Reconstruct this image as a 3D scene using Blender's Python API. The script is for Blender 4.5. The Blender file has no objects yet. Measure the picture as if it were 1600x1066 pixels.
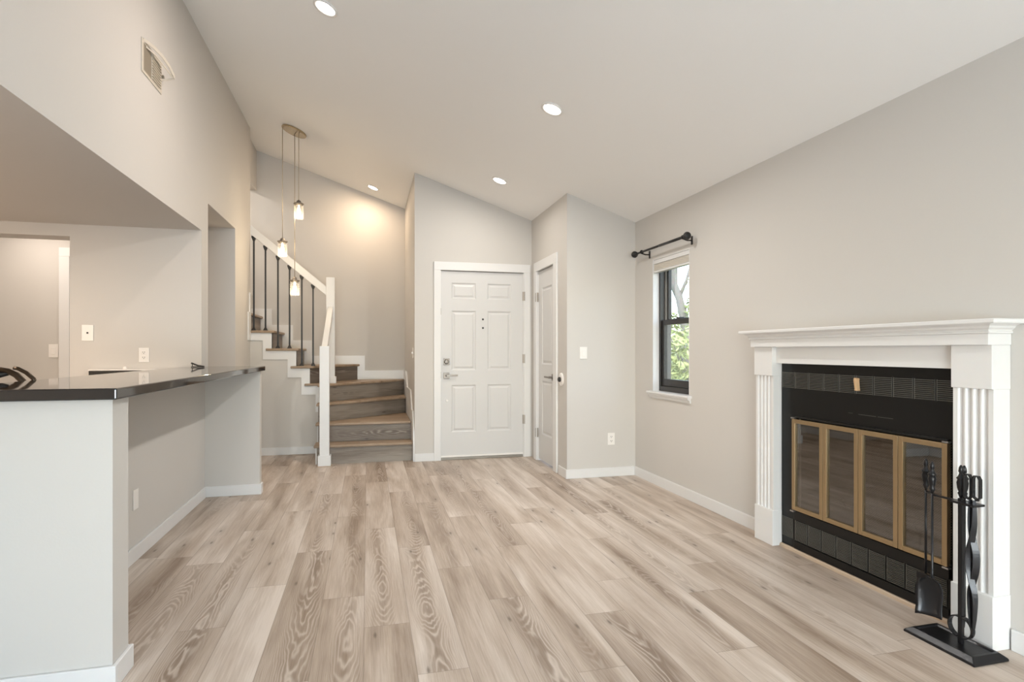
import bpy, bmesh, math, random
from mathutils import Vector, Matrix
random.seed(7)
S = bpy.context.scene
COL = S.collection
R = math.radians
PI = math.pi

# ------------------------------------------------------------------ camera, world, exposure, big lights
CAMZ = 1.19
cam_d = bpy.data.cameras.new('camera'); cam = bpy.data.objects.new('camera', cam_d); COL.objects.link(cam)
cam.location = (0, 0, CAMZ)
cam.rotation_euler = (R(90), 0, -math.atan(226/889.))
cam_d.sensor_width = 36.0; cam_d.lens = 36.0*889/1600
cam_d.shift_y = 15/1600.
cam_d.clip_start = 0.05
S.camera = cam

w = bpy.data.worlds.new('sky'); S.world = w; w.use_nodes = True
wn = w.node_tree.nodes; wl = w.node_tree.links
sky = wn.new('ShaderNodeTexSky'); sky.sky_type = 'NISHITA'; sky.sun_elevation = R(38); sky.sun_rotation = R(200)
sky.sun_disc = False; sky.air_density = 1.0; sky.dust_density = 2.0
wn['Background'].inputs[1].default_value = 0.75
wl.new(sky.outputs[0], wn['Background'].inputs[0])

S.view_settings.view_transform = 'Standard'
S.view_settings.look = 'None'
S.view_settings.gamma = 1
S.view_settings.use_curve_mapping = False
S.view_settings.exposure = 0.60
S.cycles.max_bounces = 12
S.cycles.diffuse_bounces = 6
S.cycles.transparent_max_bounces = 16
S.cycles.sample_clamp_indirect = 6
S.cycles.caustics_reflective = False
S.cycles.caustics_refractive = False

def area(name, loc, rot, sx, sy, power, col, shape='RECTANGLE', spread=180):
    d = bpy.data.lights.new(name, 'AREA'); d.shape = shape; d.size = sx; d.size_y = sy
    d.energy = power; d.color = col; d.spread = R(spread)
    o = bpy.data.objects.new(name, d); COL.objects.link(o); o.location = loc; o.rotation_euler = rot
    return o
DAY = (0.84, 0.93, 1.0)
WARM = (1.0, 0.80, 0.60)
NEUT = (1.0, 0.93, 0.84)
# daylight entering through the big window behind the camera
area('window_daylight', (-0.05, -2.92, 1.45), (R(90), 0, 0), 2.2, 2.3, 17, DAY)
# upward fill added at the rear window to brighten the ceiling
area('upward_fill', (-0.05, -2.90, 0.7), (R(135), 0, 0), 2.2, 1.0, 108, (0.64, 0.83, 1.0))
# assumed ceiling lights of kitchen and hall, out of view, added as fill
area('kitchen_light', (-2.7, 3.2, 2.13), (0, 0, 0), 1.0, 1.4, 27, (1.0, 0.82, 0.66))
_d = bpy.data.lights.new('soffit_fill', 'POINT'); _d.energy = 35; _d.color = (1.0, 0.82, 0.66); _d.shadow_soft_size = 0.15  # unseen point light hung low, added to brighten the kitchen soffit
_o = bpy.data.objects.new('soffit_fill', _d); COL.objects.link(_o); _o.location = (-3.3, 2.3, 1.55)
area('hall_light', (-2.9, 5.7, 2.40), (0, 0, 0), 0.3, 0.3, 5.5, (1.0, 0.86, 0.74), 'DISK')
area('upper_hall_light', (-2.4, 7.35, 3.6), (0, 0, 0), 0.3, 0.3, 19, (1.0, 0.93, 0.86), 'DISK')
def sun_light(e, rot):
    d = bpy.data.lights.new('sun', 'SUN'); d.energy = e; d.angle = R(1.5); d.color = (1, 0.95, 0.88)
    o = bpy.data.objects.new('sun', d); COL.objects.link(o); o.rotation_euler = rot
sun_light(2.5, (R(45), 0, R(-100)))

# ------------------------------------------------------------------ materials
def mat(name, rgb, rough=0.5, metal=0.0, spec=0.5, bump=None, coat=0.0):
    m = bpy.data.materials.new(name); m.use_nodes = True
    nt = m.node_tree; b = nt.nodes['Principled BSDF']
    b.inputs['Base Color'].default_value = (*rgb, 1)
    b.inputs['Roughness'].default_value = rough
    b.inputs['Metallic'].default_value = metal
    b.inputs['Specular IOR Level'].default_value = spec
    b.inputs['Coat Weight'].default_value = coat
    # gentle procedural variation on every surface
    tc = nt.nodes.new('ShaderNodeTexCoord'); nz = nt.nodes.new('ShaderNodeTexNoise')
    sc, st, amt = bump if bump else (40, 0.05, 0.03)
    nz.inputs['Scale'].default_value = sc; nz.inputs['Detail'].default_value = 4
    nt.links.new(tc.outputs['Object'], nz.inputs['Vector'])
    bp = nt.nodes.new('ShaderNodeBump'); bp.inputs['Strength'].default_value = st; bp.inputs['Distance'].default_value = 0.002
    nt.links.new(nz.outputs['Fac'], bp.inputs['Height']); nt.links.new(bp.outputs[0], b.inputs['Normal'])
    mx = nt.nodes.new('ShaderNodeMix'); mx.data_type = 'RGBA'; mx.blend_type = 'MULTIPLY'
    mx.inputs['Factor'].default_value = amt
    mx.inputs['A'].default_value = (*rgb, 1)
    nt.links.new(nz.outputs['Color'], mx.inputs['B']); nt.links.new(mx.outputs['Result'], b.inputs['Base Color'])
    return m
def emis(name, rgb, s):
    m = bpy.data.materials.new(name); m.use_nodes = True; nt = m.node_tree
    nt.nodes.remove(nt.nodes['Principled BSDF']); e = nt.nodes.new('ShaderNodeEmission')
    e.inputs[0].default_value = (*rgb, 1); e.inputs[1].default_value = s
    nt.links.new(e.outputs[0], nt.nodes['Material Output'].inputs[0]); return m
def glassy(name, tint, refl, rough=0.02, base=0.05):
    m = bpy.data.materials.new(name); m.use_nodes = True; nt = m.node_tree
    nt.nodes.remove(nt.nodes['Principled BSDF'])
    t = nt.nodes.new('ShaderNodeBsdfTransparent'); t.inputs[0].default_value = (*tint, 1)
    g = nt.nodes.new('ShaderNodeBsdfGlossy'); g.inputs['Roughness'].default_value = rough; g.inputs[0].default_value = (refl, refl, refl, 1)
    f = nt.nodes.new('ShaderNodeFresnel'); f.inputs[0].default_value = 1.5
    ge = nt.nodes.new('ShaderNodeNewGeometry'); io = nt.nodes.new('ShaderNodeMath'); io.operation = 'MULTIPLY_ADD'; io.inputs[1].default_value = -0.83333; io.inputs[2].default_value = 1.5
    nt.links.new(ge.outputs['Backfacing'], io.inputs[0]); nt.links.new(io.outputs[0], f.inputs[0])
    a = nt.nodes.new('ShaderNodeMath'); a.operation = 'ADD'; a.inputs[1].default_value = base; a.use_clamp = True
    x = nt.nodes.new('ShaderNodeMixShader')
    nt.links.new(f.outputs[0], a.inputs[0]); nt.links.new(a.outputs[0], x.inputs[0])
    nt.links.new(t.outputs[0], x.inputs[1]); nt.links.new(g.outputs[0], x.inputs[2])
    nt.links.new(x.outputs[0], nt.nodes['Material Output'].inputs[0]); return m

WALLC = (0.590, 0.570, 0.540)
M = {}
M['wall'] = mat('greige wall paint', WALLC, 0.62, bump=(120, 0.12, 0.02), spec=0.3)
M['ceiling'] = mat('ceiling paint', (0.88, 0.875, 0.86), 0.75, bump=(120, 0.10, 0.02), spec=0.2)
M['trim'] = mat('white trim paint', (0.73, 0.73, 0.725), 0.35)
M['door'] = mat('white door paint', (0.63, 0.63, 0.625), 0.40)
M['plate'] = mat('white plastic', (0.82, 0.80, 0.77), 0.35)
M['slot'] = mat('dark slot', (0.03, 0.03, 0.03), 0.6)
M['nickel'] = mat('satin nickel', (0.30, 0.275, 0.25), 0.45, 1.0)
M['hinge'] = mat('hinge metal', (0.42, 0.39, 0.35), 0.35, 1.0)
M['black'] = mat('black wrought iron', (0.012, 0.011, 0.011), 0.45)
M['iron'] = mat('black tool iron', (0.018, 0.018, 0.020), 0.28, 0.5, bump=(60, 0.25, 0.1))
M['bronze'] = mat('oil rubbed bronze', (0.06, 0.045, 0.032), 0.30, 0.9)
M['blackpaint'] = mat('black fireplace paint', (0.008, 0.0078, 0.0075), 0.28, bump=(25, 0.1, 0.2), spec=0.3)
M['louver'] = mat('grey black louver metal', (0.15, 0.145, 0.13), 0.4, 0.3)
M['brass'] = mat('antique brass', (0.42, 0.31, 0.18), 0.36, 0.85)
M['granite'] = mat('polished black countertop', (0.010, 0.011, 0.013), 0.045, spec=1.0, bump=(300, 0.0, 0.3))
M['winframe'] = mat('dark bronze window frame', (0.018, 0.015, 0.013), 0.35)
M['vinyl'] = mat('grey window track', (0.28, 0.27, 0.25), 0.4)
M['blind'] = mat('blind fabric', (0.66, 0.62, 0.55), 0.6)
M['champagne'] = mat('champagne metal', (0.52, 0.42, 0.28), 0.25, 1.0)
M['cord'] = mat('clear cord', (0.50, 0.42, 0.30), 0.25, 0.3)
M['lens'] = emis('lit lamp lens', (1.0, 0.95, 0.88), 9)
M['bulb'] = emis('lit filament bulb', (1.0, 0.80, 0.50), 14)
M['pane'] = glassy('window glass', (0.97, 0.99, 0.98), 1.0)
M['fireglass'] = glassy('smoked fireplace glass', (0.60, 0.57, 0.53), 0.9, 0.015, 0.10)
M['jar'] = glassy('clear jar glass', (0.985, 0.98, 0.97), 1.0, 0.08, 0.0)
_nt = M['jar'].node_tree; _df = _nt.nodes.new('ShaderNodeBsdfTranslucent'); _df.inputs[0].default_value = (0.9, 0.88, 0.84, 1)
_dd = _nt.nodes.new('ShaderNodeBsdfDiffuse'); _dd.inputs[0].default_value = (0.9, 0.88, 0.84, 1)
_ad = _nt.nodes.new('ShaderNodeAddShader'); _nt.links.new(_df.outputs[0], _ad.inputs[0]); _nt.links.new(_dd.outputs[0], _ad.inputs[1])
_ms = _nt.nodes.new('ShaderNodeMixShader'); _ms.inputs[0].default_value = 0.03
_src = _nt.nodes['Material Output'].inputs[0].links[0].from_socket
_nt.links.new(_src, _ms.inputs[1]); _nt.links.new(_ad.outputs[0], _ms.inputs[2]); _nt.links.new(_ms.outputs[0], _nt.nodes['Material Output'].inputs[0])
M['rubber'] = mat('white rubber', (0.78, 0.77, 0.74), 0.5)
M['tan'] = mat('tan wooden lever', (0.55, 0.36, 0.20), 0.5)
M['grey'] = mat('threshold metal', (0.30, 0.28, 0.25), 0.4, 0.5)
M['bark'] = mat('tree bark', (0.17, 0.17, 0.16), 0.9, bump=(20, 0.6, 0.4))
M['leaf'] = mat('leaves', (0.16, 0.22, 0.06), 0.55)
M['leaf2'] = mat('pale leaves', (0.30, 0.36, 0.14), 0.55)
M['siding'] = mat('grey siding', (0.35, 0.35, 0.34), 0.7)
M['soil'] = mat('lawn', (0.12, 0.14, 0.06), 0.9)
M['soot'] = mat('sooty firebrick', (0.06, 0.052, 0.045), 0.9, bump=(15, 0.5, 0.4))
M['grate'] = mat('grate iron', (0.05, 0.045, 0.04), 0.6, 0.5)
M['vinylgap'] = mat('vent beige', (0.58, 0.53, 0.45), 0.5)
M['duct'] = mat('duct metal', (0.30, 0.26, 0.20), 0.5, 0.3)
M['range'] = mat('black enamel', (0.01, 0.01, 0.01), 0.2)
M['steel'] = mat('brushed steel', (0.55, 0.55, 0.55), 0.3, 1.0)

def wood(name, cols, along='y', pw=0.1905, pl=1.22, x0=0.0, seams=True, contrast=1.0, rough=0.42, ends=None):
    m = bpy.data.materials.new(name); m.use_nodes = True; nt = m.node_tree; N = nt.nodes; L = nt.links
    b = N['Principled BSDF']; b.inputs['Roughness'].default_value = rough; b.inputs['Specular IOR Level'].default_value = 0.35
    tc = N.new('ShaderNodeTexCoord'); sp = N.new('ShaderNodeSeparateXYZ'); L.new(tc.outputs['Object'], sp.inputs[0])
    def math_(op, a, c=None, clamp=False):
        n = N.new('ShaderNodeMath'); n.operation = op; n.use_clamp = clamp
        for i, v in enumerate((a, c)):
            if v is None: continue
            if isinstance(v, (int, float)): n.inputs[i].default_value = v
            else: L.new(v, n.inputs[i])
        return n.outputs[0]
    if along == 'y': X, Y = sp.outputs[0], sp.outputs[1]
    else:
        X, Y = (sp.outputs[2], sp.outputs[0]) if along == 'xz' else (sp.outputs[1], sp.outputs[0])
    xs = math_('DIVIDE', math_('SUBTRACT', X, x0), pw)
    row = math_('FLOOR', xs); fx = math_('FRACT', xs)
    wn1 = N.new('ShaderNodeTexWhiteNoise'); wn1.noise_dimensions = '1D'; L.new(row, wn1.inputs['W'])
    offs = math_('MULTIPLY', wn1.outputs['Value'], 9.7)
    if ends:   # boards whose end joints are known
        for k_, ye in ends.items():
            cmp_ = N.new('ShaderNodeMath'); cmp_.operation = 'COMPARE'; cmp_.inputs[1].default_value = k_; cmp_.inputs[2].default_value = 0.3; L.new(row, cmp_.inputs[0])
            mxf = N.new('ShaderNodeMix'); L.new(cmp_.outputs[0], mxf.inputs[0]); L.new(offs, mxf.inputs[2]); mxf.inputs[3].default_value = 20-ye/pl
            offs = mxf.outputs[0]
    ys = math_('ADD', math_('DIVIDE', Y, pl), offs)
    col = math_('FLOOR', ys); fy = math_('FRACT', ys)
    cid = N.new('ShaderNodeCombineXYZ'); L.new(row, cid.inputs[0]); L.new(col, cid.inputs[1])
    wn2 = N.new('ShaderNodeTexWhiteNoise'); wn2.noise_dimensions = '3D'; L.new(cid.outputs[0], wn2.inputs['Vector'])
    wsep = N.new('ShaderNodeSeparateColor'); L.new(wn2.outputs['Color'], wsep.inputs[0])
    r1, r2, r3 = wsep.outputs
    def nz(sx, sy, detail, seed, rough=0.6, dist=0.0):
        c = N.new('ShaderNodeCombineXYZ')
        L.new(math_('MULTIPLY', X, sx), c.inputs[0]); L.new(math_('MULTIPLY', Y, sy), c.inputs[1])
        L.new(math_('ADD', math_('MULTIPLY', r2, 37.0), seed), c.inputs[2])
        n = N.new('ShaderNodeTexNoise'); n.inputs['Scale'].default_value = 1; n.inputs['Detail'].default_value = detail
        n.inputs['Roughness'].default_value = rough; n.inputs['Distortion'].default_value = dist
        L.new(c.outputs[0], n.inputs['Vector']); return n.outputs['Fac']
    fine = nz(150, 5.0, 5, 3.1, 0.65)
    broad = nz(9, 0.9, 3, 11.7, 0.5, 0.4)
    # growth rings: loops in the middle of a board, straight fine lines along its edges
    u_ = math_('ADD', math_('SUBTRACT', fx, 0.5), math_('MULTIPLY', math_('SUBTRACT', r1, 0.5), 0.35))
    cont = nz(11.0, 2.2, 3.0, 23.3, 0.5, 0.3)
    drift = N.new('ShaderNodeTexNoise'); drift.noise_dimensions = '2D'; drift.inputs['Scale'].default_value = 1; drift.inputs['Detail'].default_value = 1.5
    dc = N.new('ShaderNodeCombineXYZ'); L.new(math_('MULTIPLY', Y, 0.7), dc.inputs[0]); L.new(math_('MULTIPLY', r2, 91.0), dc.inputs[1]); L.new(dc.outputs[0], drift.inputs['Vector'])
    ringv = math_('ADD', math_('MULTIPLY', math_('MULTIPLY', u_, u_), 1.5), math_('MULTIPLY', drift.outputs['Fac'], 1.5))
    ringv = math_('ADD', ringv, math_('MULTIPLY', cont, 0.30))
    rings = math_('SINE', math_('MULTIPLY', ringv, 135.0))
    rings = math_('POWER', math_('MULTIPLY', math_('ADD', rings, 1.0), 0.5), 2.4)
    mid = math_('SUBTRACT', 1.0, math_('MULTIPLY', math_('ABSOLUTE', u_), 3.2), True)
    # strength of the cathedral grain differs per plank and along the plank
    gate = math_('MULTIPLY', math_('SUBTRACT', r3, 0.42, True), 1.8, True)
    patch = nz(6, 0.8, 1, 51.0)
    patch = math_('MULTIPLY', math_('SUBTRACT', patch, 0.36, True), 5.0, True)
    gate = math_('MULTIPLY', math_('MULTIPLY', gate, patch), math_('ADD', math_('MULTIPLY', mid, 0.6), 0.4))
    ramp = N.new('ShaderNodeValToRGB'); ramp.color_ramp.elements[0].color = (*cols[0], 1); ramp.color_ramp.elements[1].color = (*cols[2], 1)
    e = ramp.color_ramp.elements.new(0.5); e.color = (*cols[1], 1)
    v = math_('ADD', math_('MULTIPLY', r1, 0.42), math_('MULTIPLY', broad, 1.7))
    v = math_('ADD', v, math_('MULTIPLY', math_('SUBTRACT', fine, 0.5), 0.75*contrast))
    v = math_('SUBTRACT', v, math_('MULTIPLY', mid, math_('MULTIPLY', r3, 0.30)))
    v = math_('SUBTRACT', v, 0.47)
    L.new(math_('ADD', v, 0.0, True), ramp.inputs[0])
    # dark brown ring base with pale limed pores
    g1 = N.new('ShaderNodeMix'); g1.data_type = 'RGBA'; L.new(math_('MULTIPLY', gate, 0.45*contrast), g1.inputs['Factor'])
    L.new(ramp.outputs[0], g1.inputs['A']); g1.inputs['B'].default_value = (*[c*0.86 for c in cols[0]], 1)
    g2 = N.new('ShaderNodeMix'); g2.data_type = 'RGBA'
    L.new(math_('MULTIPLY', math_('MULTIPLY', rings, gate), 0.62*contrast), g2.inputs['Factor'])
    L.new(g1.outputs['Result'], g2.inputs['A']); g2.inputs['B'].default_value = (*[min(1, c*1.12) for c in cols[2]], 1)
    # knots
    kn = N.new('ShaderNodeTexVoronoi'); kn.voronoi_dimensions = '2D'; kn.inputs['Scale'].default_value = 1.0
    kc = N.new('ShaderNodeCombineXYZ'); L.new(math_('ADD', math_('MULTIPLY', X, 7.0), math_('MULTIPLY', r2, 9.0)), kc.inputs[0]); L.new(math_('MULTIPLY', Y, 2.0), kc.inputs[1]); pass
    L.new(kc.outputs[0], kn.inputs['Vector'])
    ks = N.new('ShaderNodeSeparateColor'); L.new(kn.outputs['Color'], ks.inputs[0])
    kd = math_('ADD', kn.outputs['Distance'], math_('MULTIPLY', math_('SUBTRACT', fine, 0.5), 0.05))
    kf = math_('SUBTRACT', 1.0, math_('MULTIPLY', kd, 15.0), True)
    halo = math_('SUBTRACT', 1.0, math_('MULTIPLY', kd, 3.2), True)
    kf = math_('ADD', kf, math_('MULTIPLY', halo, 0.30), True)
    kf = math_('MULTIPLY', kf, math_('GREATER_THAN', ks.outputs[0], 0.70))
    g3 = N.new('ShaderNodeMix'); g3.data_type = 'RGBA'; L.new(math_('MULTIPLY', kf, 0.75), g3.inputs['Factor'])
    L.new(g2.outputs['Result'], g3.inputs['A']); g3.inputs['B'].default_value = (*[c*0.45 for c in cols[0]], 1)
    out = g3.outputs['Result']
    if seams:
        ex = math_('MULTIPLY', math_('MINIMUM', fx, math_('SUBTRACT', 1.0, fx)), pw)
        ey = math_('MULTIPLY', math_('MINIMUM', fy, math_('SUBTRACT', 1.0, fy)), pl)
        s = math_('MINIMUM', ex, ey)
        sf = math_('SUBTRACT', 1.0, math_('DIVIDE', s, 0.0022), True)
        g4 = N.new('ShaderNodeMix'); g4.data_type = 'RGBA'; L.new(math_('MULTIPLY', sf, 0.62), g4.inputs['Factor'])
        L.new(out, g4.inputs['A']); g4.inputs['B'].default_value = (0.13, 0.10, 0.075, 1)
        out = g4.outputs['Result']
    L.new(out, b.inputs['Base Color'])
    bp = N.new('ShaderNodeBump'); bp.inputs['Strength'].default_value = 0.12; bp.inputs['Distance'].default_value = 0.001
    L.new(fine, bp.inputs['Height']); L.new(bp.outputs[0], b.inputs['Normal'])
    return m
FC = [(0.235, 0.172, 0.126), (0.440, 0.360, 0.294), (0.640, 0.565, 0.500)]
ENDS = {0: 2.523, -1: 2.856, 1: 3.494, 2: 3.101, 3: 2.66, 4: 3.362, 5: 2.401, 6: 2.736, 8: 2.494, 7: 3.359, -2: 3.551, -3: 4.474, -4: 4.065, -6: 3.64, -5: 3.492}
M['floor'] = wood('limed oak plank floor', FC, x0=-0.0136, pw=0.1925, pl=1.385, ends=ENDS)
TC = [(0.20, 0.135, 0.085), (0.30, 0.22, 0.150), (0.40, 0.31, 0.23)]
M['tread'] = wood('stair tread oak', TC, along='x', pw=3.0, x0=5.3, seams=False, contrast=0.7)
RC = [(0.115, 0.085, 0.065), (0.19, 0.155, 0.125), (0.30, 0.265, 0.225)]
M['riser'] = wood('stair riser oak', RC, along='xz', pw=0.2025, pl=9.0, seams=False, contrast=1.5)
M['quarter'] = mat('tan quarter round', (0.47, 0.36, 0.26), 0.5)

# ------------------------------------------------------------------ helpers
def props(o, label=None, cat=None, group=None, kind=None):
    if label: o['label'] = label
    if cat: o['category'] = cat
    if group: o['group'] = group
    if kind: o['kind'] = kind
    return o
def link(name, bm, m, parent=None, smooth=False, bevel=0.0, seg=2, org=None):
    bmesh.ops.recalc_face_normals(bm, faces=bm.faces)
    me = bpy.data.meshes.new(name)
    if org is None and parent is None and len(bm.verts):
        xs = [v.co for v in bm.verts]
        org = Vector(((min(v.x for v in xs)+max(v.x for v in xs))/2, (min(v.y for v in xs)+max(v.y for v in xs))/2, min(v.z for v in xs)))
    off = Vector((0, 0, 0))
    if parent is not None: off = parent_world(parent)
    elif org is not None: off = Vector(org)
    if name in ('floor',) or name.startswith(('wall', 'ceiling')): off = Vector((0, 0, 0)) if parent is None else off
    for v in bm.verts: v.co -= off
    bm.to_mesh(me); bm.free()
    o = bpy.data.objects.new(name, me); COL.objects.link(o)
    if parent is not None: o.parent = parent
    else: o.location = off
    me.materials.append(m)
    if smooth:
        for p in me.polygons: p.use_smooth = True
    if bevel:
        b = o.modifiers.new('bevel', 'BEVEL'); b.width = bevel; b.segments = seg; b.limit_method = 'ANGLE'; b.angle_limit = R(40)
    return o
def parent_world(p):
    v = Vector((0, 0, 0))
    while p is not None:
        v = v + p.location; p = p.parent
    return v
def thing(name, loc, label=None, cat=None, group=None, kind=None):
    o = bpy.data.objects.new(name, None); o.empty_display_size = 0.1; COL.objects.link(o); o.location = loc
    return props(o, label, cat, group, kind)
def box(bm, x0, x1, y0, y1, z0, z1):
    v = [bm.verts.new(p) for p in ((x0,y0,z0),(x1,y0,z0),(x1,y1,z0),(x0,y1,z0),(x0,y0,z1),(x1,y0,z1),(x1,y1,z1),(x0,y1,z1))]
    for f in ((0,3,2,1),(4,5,6,7),(0,1,5,4),(1,2,6,5),(2,3,7,6),(3,0,4,7)): bm.faces.new([v[i] for i in f])
    return v
def prism(bm, pts, axis, a, b):
    """extrude a 2D polygon along an axis: axis 'z' pts=(x,y); 'y' pts=(x,z); 'x' pts=(y,z)"""
    def P(p, t):
        return {'z': (p[0], p[1], t), 'y': (p[0], t, p[1]), 'x': (t, p[0], p[1])}[axis]
    A = [bm.verts.new(P(p, a)) for p in pts]; B = [bm.verts.new(P(p, b)) for p in pts]
    n = len(pts)
    bm.faces.new(A[::-1]); bm.faces.new(B)
    for i in range(n): bm.faces.new((A[i], A[(i+1) % n], B[(i+1) % n], B[i]))
def tube(bm, pts, rad, seg=12, cap=True):
    pts = [Vector(p) for p in pts]; n = len(pts)
    if not hasattr(rad, '__len__'): rad = [rad]*n
    rings = []; up = None
    for i, p in enumerate(pts):
        t = (pts[min(i+1, n-1)]-pts[max(i-1, 0)]).normalized()
        if up is None:
            up = Vector((0, 0, 1)) if abs(t.z) < 0.9 else Vector((1, 0, 0))
        a = (up - t*up.dot(t)).normalized(); up = a; b = t.cross(a)
        rings.append([bm.verts.new(p + (a*math.cos(2*PI*k/seg)+b*math.sin(2*PI*k/seg))*rad[i]) for k in range(seg)])
    for i in range(n-1):
        for k in range(seg): bm.faces.new((rings[i][k], rings[i][(k+1) % seg], rings[i+1][(k+1) % seg], rings[i+1][k]))
    if cap: bm.faces.new(rings[0][::-1]); bm.faces.new(rings[-1])
def strap(bm, pts, w, t, side):
    """flat bar swept along pts; w wide along 'side', t thick"""
    pts = [Vector(p) for p in pts]; n = len(pts); s = Vector(side).normalized(); rings = []
    for i, p in enumerate(pts):
        d = (pts[min(i+1, n-1)]-pts[max(i-1, 0)]).normalized(); nn = d.cross(s).normalized()
        ww = w[i] if hasattr(w, '__len__') else w
        rings.append([bm.verts.new(p + s*ww/2*a + nn*t/2*b) for a, b in ((-1,-1),(1,-1),(1,1),(-1,1))])
    for i in range(n-1):
        for k in range(4): bm.faces.new((rings[i][k], rings[i][(k+1) % 4], rings[i+1][(k+1) % 4], rings[i+1][k]))
    bm.faces.new(rings[0][::-1]); bm.faces.new(rings[-1])
def smooth(pts, n=5):
    out = []; P = [Vector(p) for p in pts]
    for i in range(len(P)-1):
        a, b, c, d = P[max(i-1, 0)], P[i], P[i+1], P[min(i+2, len(P)-1)]
        for k in range(n):
            t = k/n; out.append(0.5*((2*b)+(c-a)*t+(2*a-5*b+4*c-d)*t*t+(3*b-a-3*c+d)*t**3))
    out.append(P[-1]); return out
def lathe(bm, prof, c, axis='z', seg=20):
    rings = []
    for r, h in prof:
        ring = []
        for k in range(seg):
            a = 2*PI*k/seg; u, v = r*math.cos(a), r*math.sin(a)
            p = {'z': (u, v, h), 'x': (h, u, v), 'y': (u, h, v)}[axis]
            ring.append(bm.verts.new((c[0]+p[0], c[1]+p[1], c[2]+p[2])))
        rings.append(ring)
    for i in range(len(rings)-1):
        for k in range(seg): bm.faces.new((rings[i][k], rings[i][(k+1) % seg], rings[i+1][(k+1) % seg], rings[i+1][k]))
    if prof[0][0] > 1e-5: bm.faces.new(rings[0][::-1])
    if prof[-1][0] > 1e-5: bm.faces.new(rings[-1])
    bmesh.ops.remove_doubles(bm, verts=bm.verts, dist=1e-6)
NB = bmesh.new
K = 0.34
def ceilz(x): return 2.42 + K*(2.48-x)
def boxo(name, x0, x1, y0, y1, z0, z1, m, parent=None, bevel=0.0, **k):
    bm = NB(); box(bm, x0, x1, y0, y1, z0, z1); return link(name, bm, m, parent, bevel=bevel, **k)
TOP = 99.0
def holed_wall(name, axis, p0, p1, a0, a1, z0, z1, holes=(), m=None):
    """wall slab between p0 and p1 on 'axis' (x or y); spans a0..a1 along the other; holes=(a0,a1,z0,z1)"""
    bm = NB()
    As = sorted(set([a0, a1]+[h[0] for h in holes]+[h[1] for h in holes]))
    Zs = sorted(set([z0, z1]+[h[2] for h in holes]+[h[3] for h in holes]))
    def solid(i, j):
        if i < 0 or j < 0 or i >= len(As)-1 or j >= len(Zs)-1: return False
        ca = (As[i]+As[i+1])/2; cz = (Zs[j]+Zs[j+1])/2
        return not any(h[0] < ca < h[1] and h[2] < cz < h[3] for h in holes)
    cache = {}
    def V(p, a, z):
        key = (p, a, z)
        if key not in cache:
            x, y = (p, a) if axis == 'x' else (a, p)
            zz = ceilz(x)+0.03 if z == TOP else z
            cache[key] = bm.verts.new((x, y, zz))
        return cache[key]
    for i in range(len(As)-1):
        for j in range(len(Zs)-1):
            if not solid(i, j): continue
            a, b, c, d = As[i], As[i+1], Zs[j], Zs[j+1]
            bm.faces.new((V(p0,a,c), V(p0,b,c), V(p0,b,d), V(p0,a,d)))
            bm.faces.new((V(p1,a,c), V(p1,a,d), V(p1,b,d), V(p1,b,c)))
            if not solid(i-1, j): bm.faces.new((V(p0,a,c), V(p0,a,d), V(p1,a,d), V(p1,a,c)))
            if not solid(i+1, j): bm.faces.new((V(p0,b,c), V(p1,b,c), V(p1,b,d), V(p0,b,d)))
            if not solid(i, j-1): bm.faces.new((V(p0,a,c), V(p1,a,c), V(p1,b,c), V(p0,b,c)))
            if not solid(i, j+1): bm.faces.new((V(p0,a,d), V(p0,b,d), V(p1,b,d), V(p1,a,d)))
    o = link(name, bm, m or M['wall']); o['kind'] = 'structure'; return o
def struct(o): o['kind'] = 'structure'; return o

# ------------------------------------------------------------------ SETTING: floor, walls, ceilings
XR = 2.487; XL = -1.28; YC = 4.99; YE = 6.16; XC = 1.795; XS = 0.49; YB = 7.78; YS = 6.94
struct(boxo('floor', -4.3, 2.75, -3.2, 7.95, -0.12, 0.0, M['floor']))
bm = NB()   # sloping ceiling
prism(bm, [(-3.2, ceilz(-3.2)), (2.75, ceilz(2.75)), (2.75, ceilz(2.75)+0.15), (-3.2, ceilz(-3.2)+0.15)], 'y', -3.15, 7.95)
struct(link('ceiling', bm, M['ceiling']))
holed_wall('wall_right', 'x', XR, XR+0.17, -3.0, YC+0.02, 0, TOP, [(4.045, 4.645, 0.825, 2.005), (1.93, 2.845, 0.24, 0.80)])
holed_wall('wall_near', 'y', -3.15, -3.0, XL-0.12, XR+0.17, 0, TOP, [(-1.2, 1.9, 0.15, 2.35)])
holed_wall('wall_closet_front', 'y', YC, YC+0.11, XC, XR+0.17, 0, TOP)
holed_wall('wall_closet_side', 'x', XC, XC+0.11, YC+0.11, YE, 0, TOP, [(5.355, 5.935, 0, 2.05)])
holed_wall('wall_entry', 'y', YE, YE+0.14, XS, XC+0.5, 0, TOP, [(0.768, 1.70, 0, 2.062)])
holed_wall('wall_stair_right', 'x', XS, XS+0.11, YE+0.14, YB, 0, TOP)
holed_wall('wall_stair_back', 'y', YB, YB+0.12, -3.0, XS+0.11, 0, TOP)
holed_wall('wall_left', 'x', XL-0.12, XL, -3.0, YS, 0, TOP, [(1.0, 5.0, 0, 2.148), (5.19, 6.19, 0, 2.41)])
holed_wall('wall_stair_header', 'x', -1.46, -1.36, YS, YB, 3.22, TOP)
holed_wall('wall_stair_side', 'y', YS-0.12, YS, -3.0, XL-0.12, 0, TOP)
holed_wall('wall_upper_end', 'x', -3.1, -3.0, YS-0.12, YB, 0, TOP)
holed_wall('wall_kitchen_back', 'y', 5.0, 5.19, -4.1, XL-0.12, 0, 2.6, [(-3.35, -2.184, 0, 2.056)])
holed_wall('wall_hall_far', 'y', 6.19, 6.31, -4.1, XL-0.12, 0, 2.6, [(-2.70, -1.93, 0, 2.07)])
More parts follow.
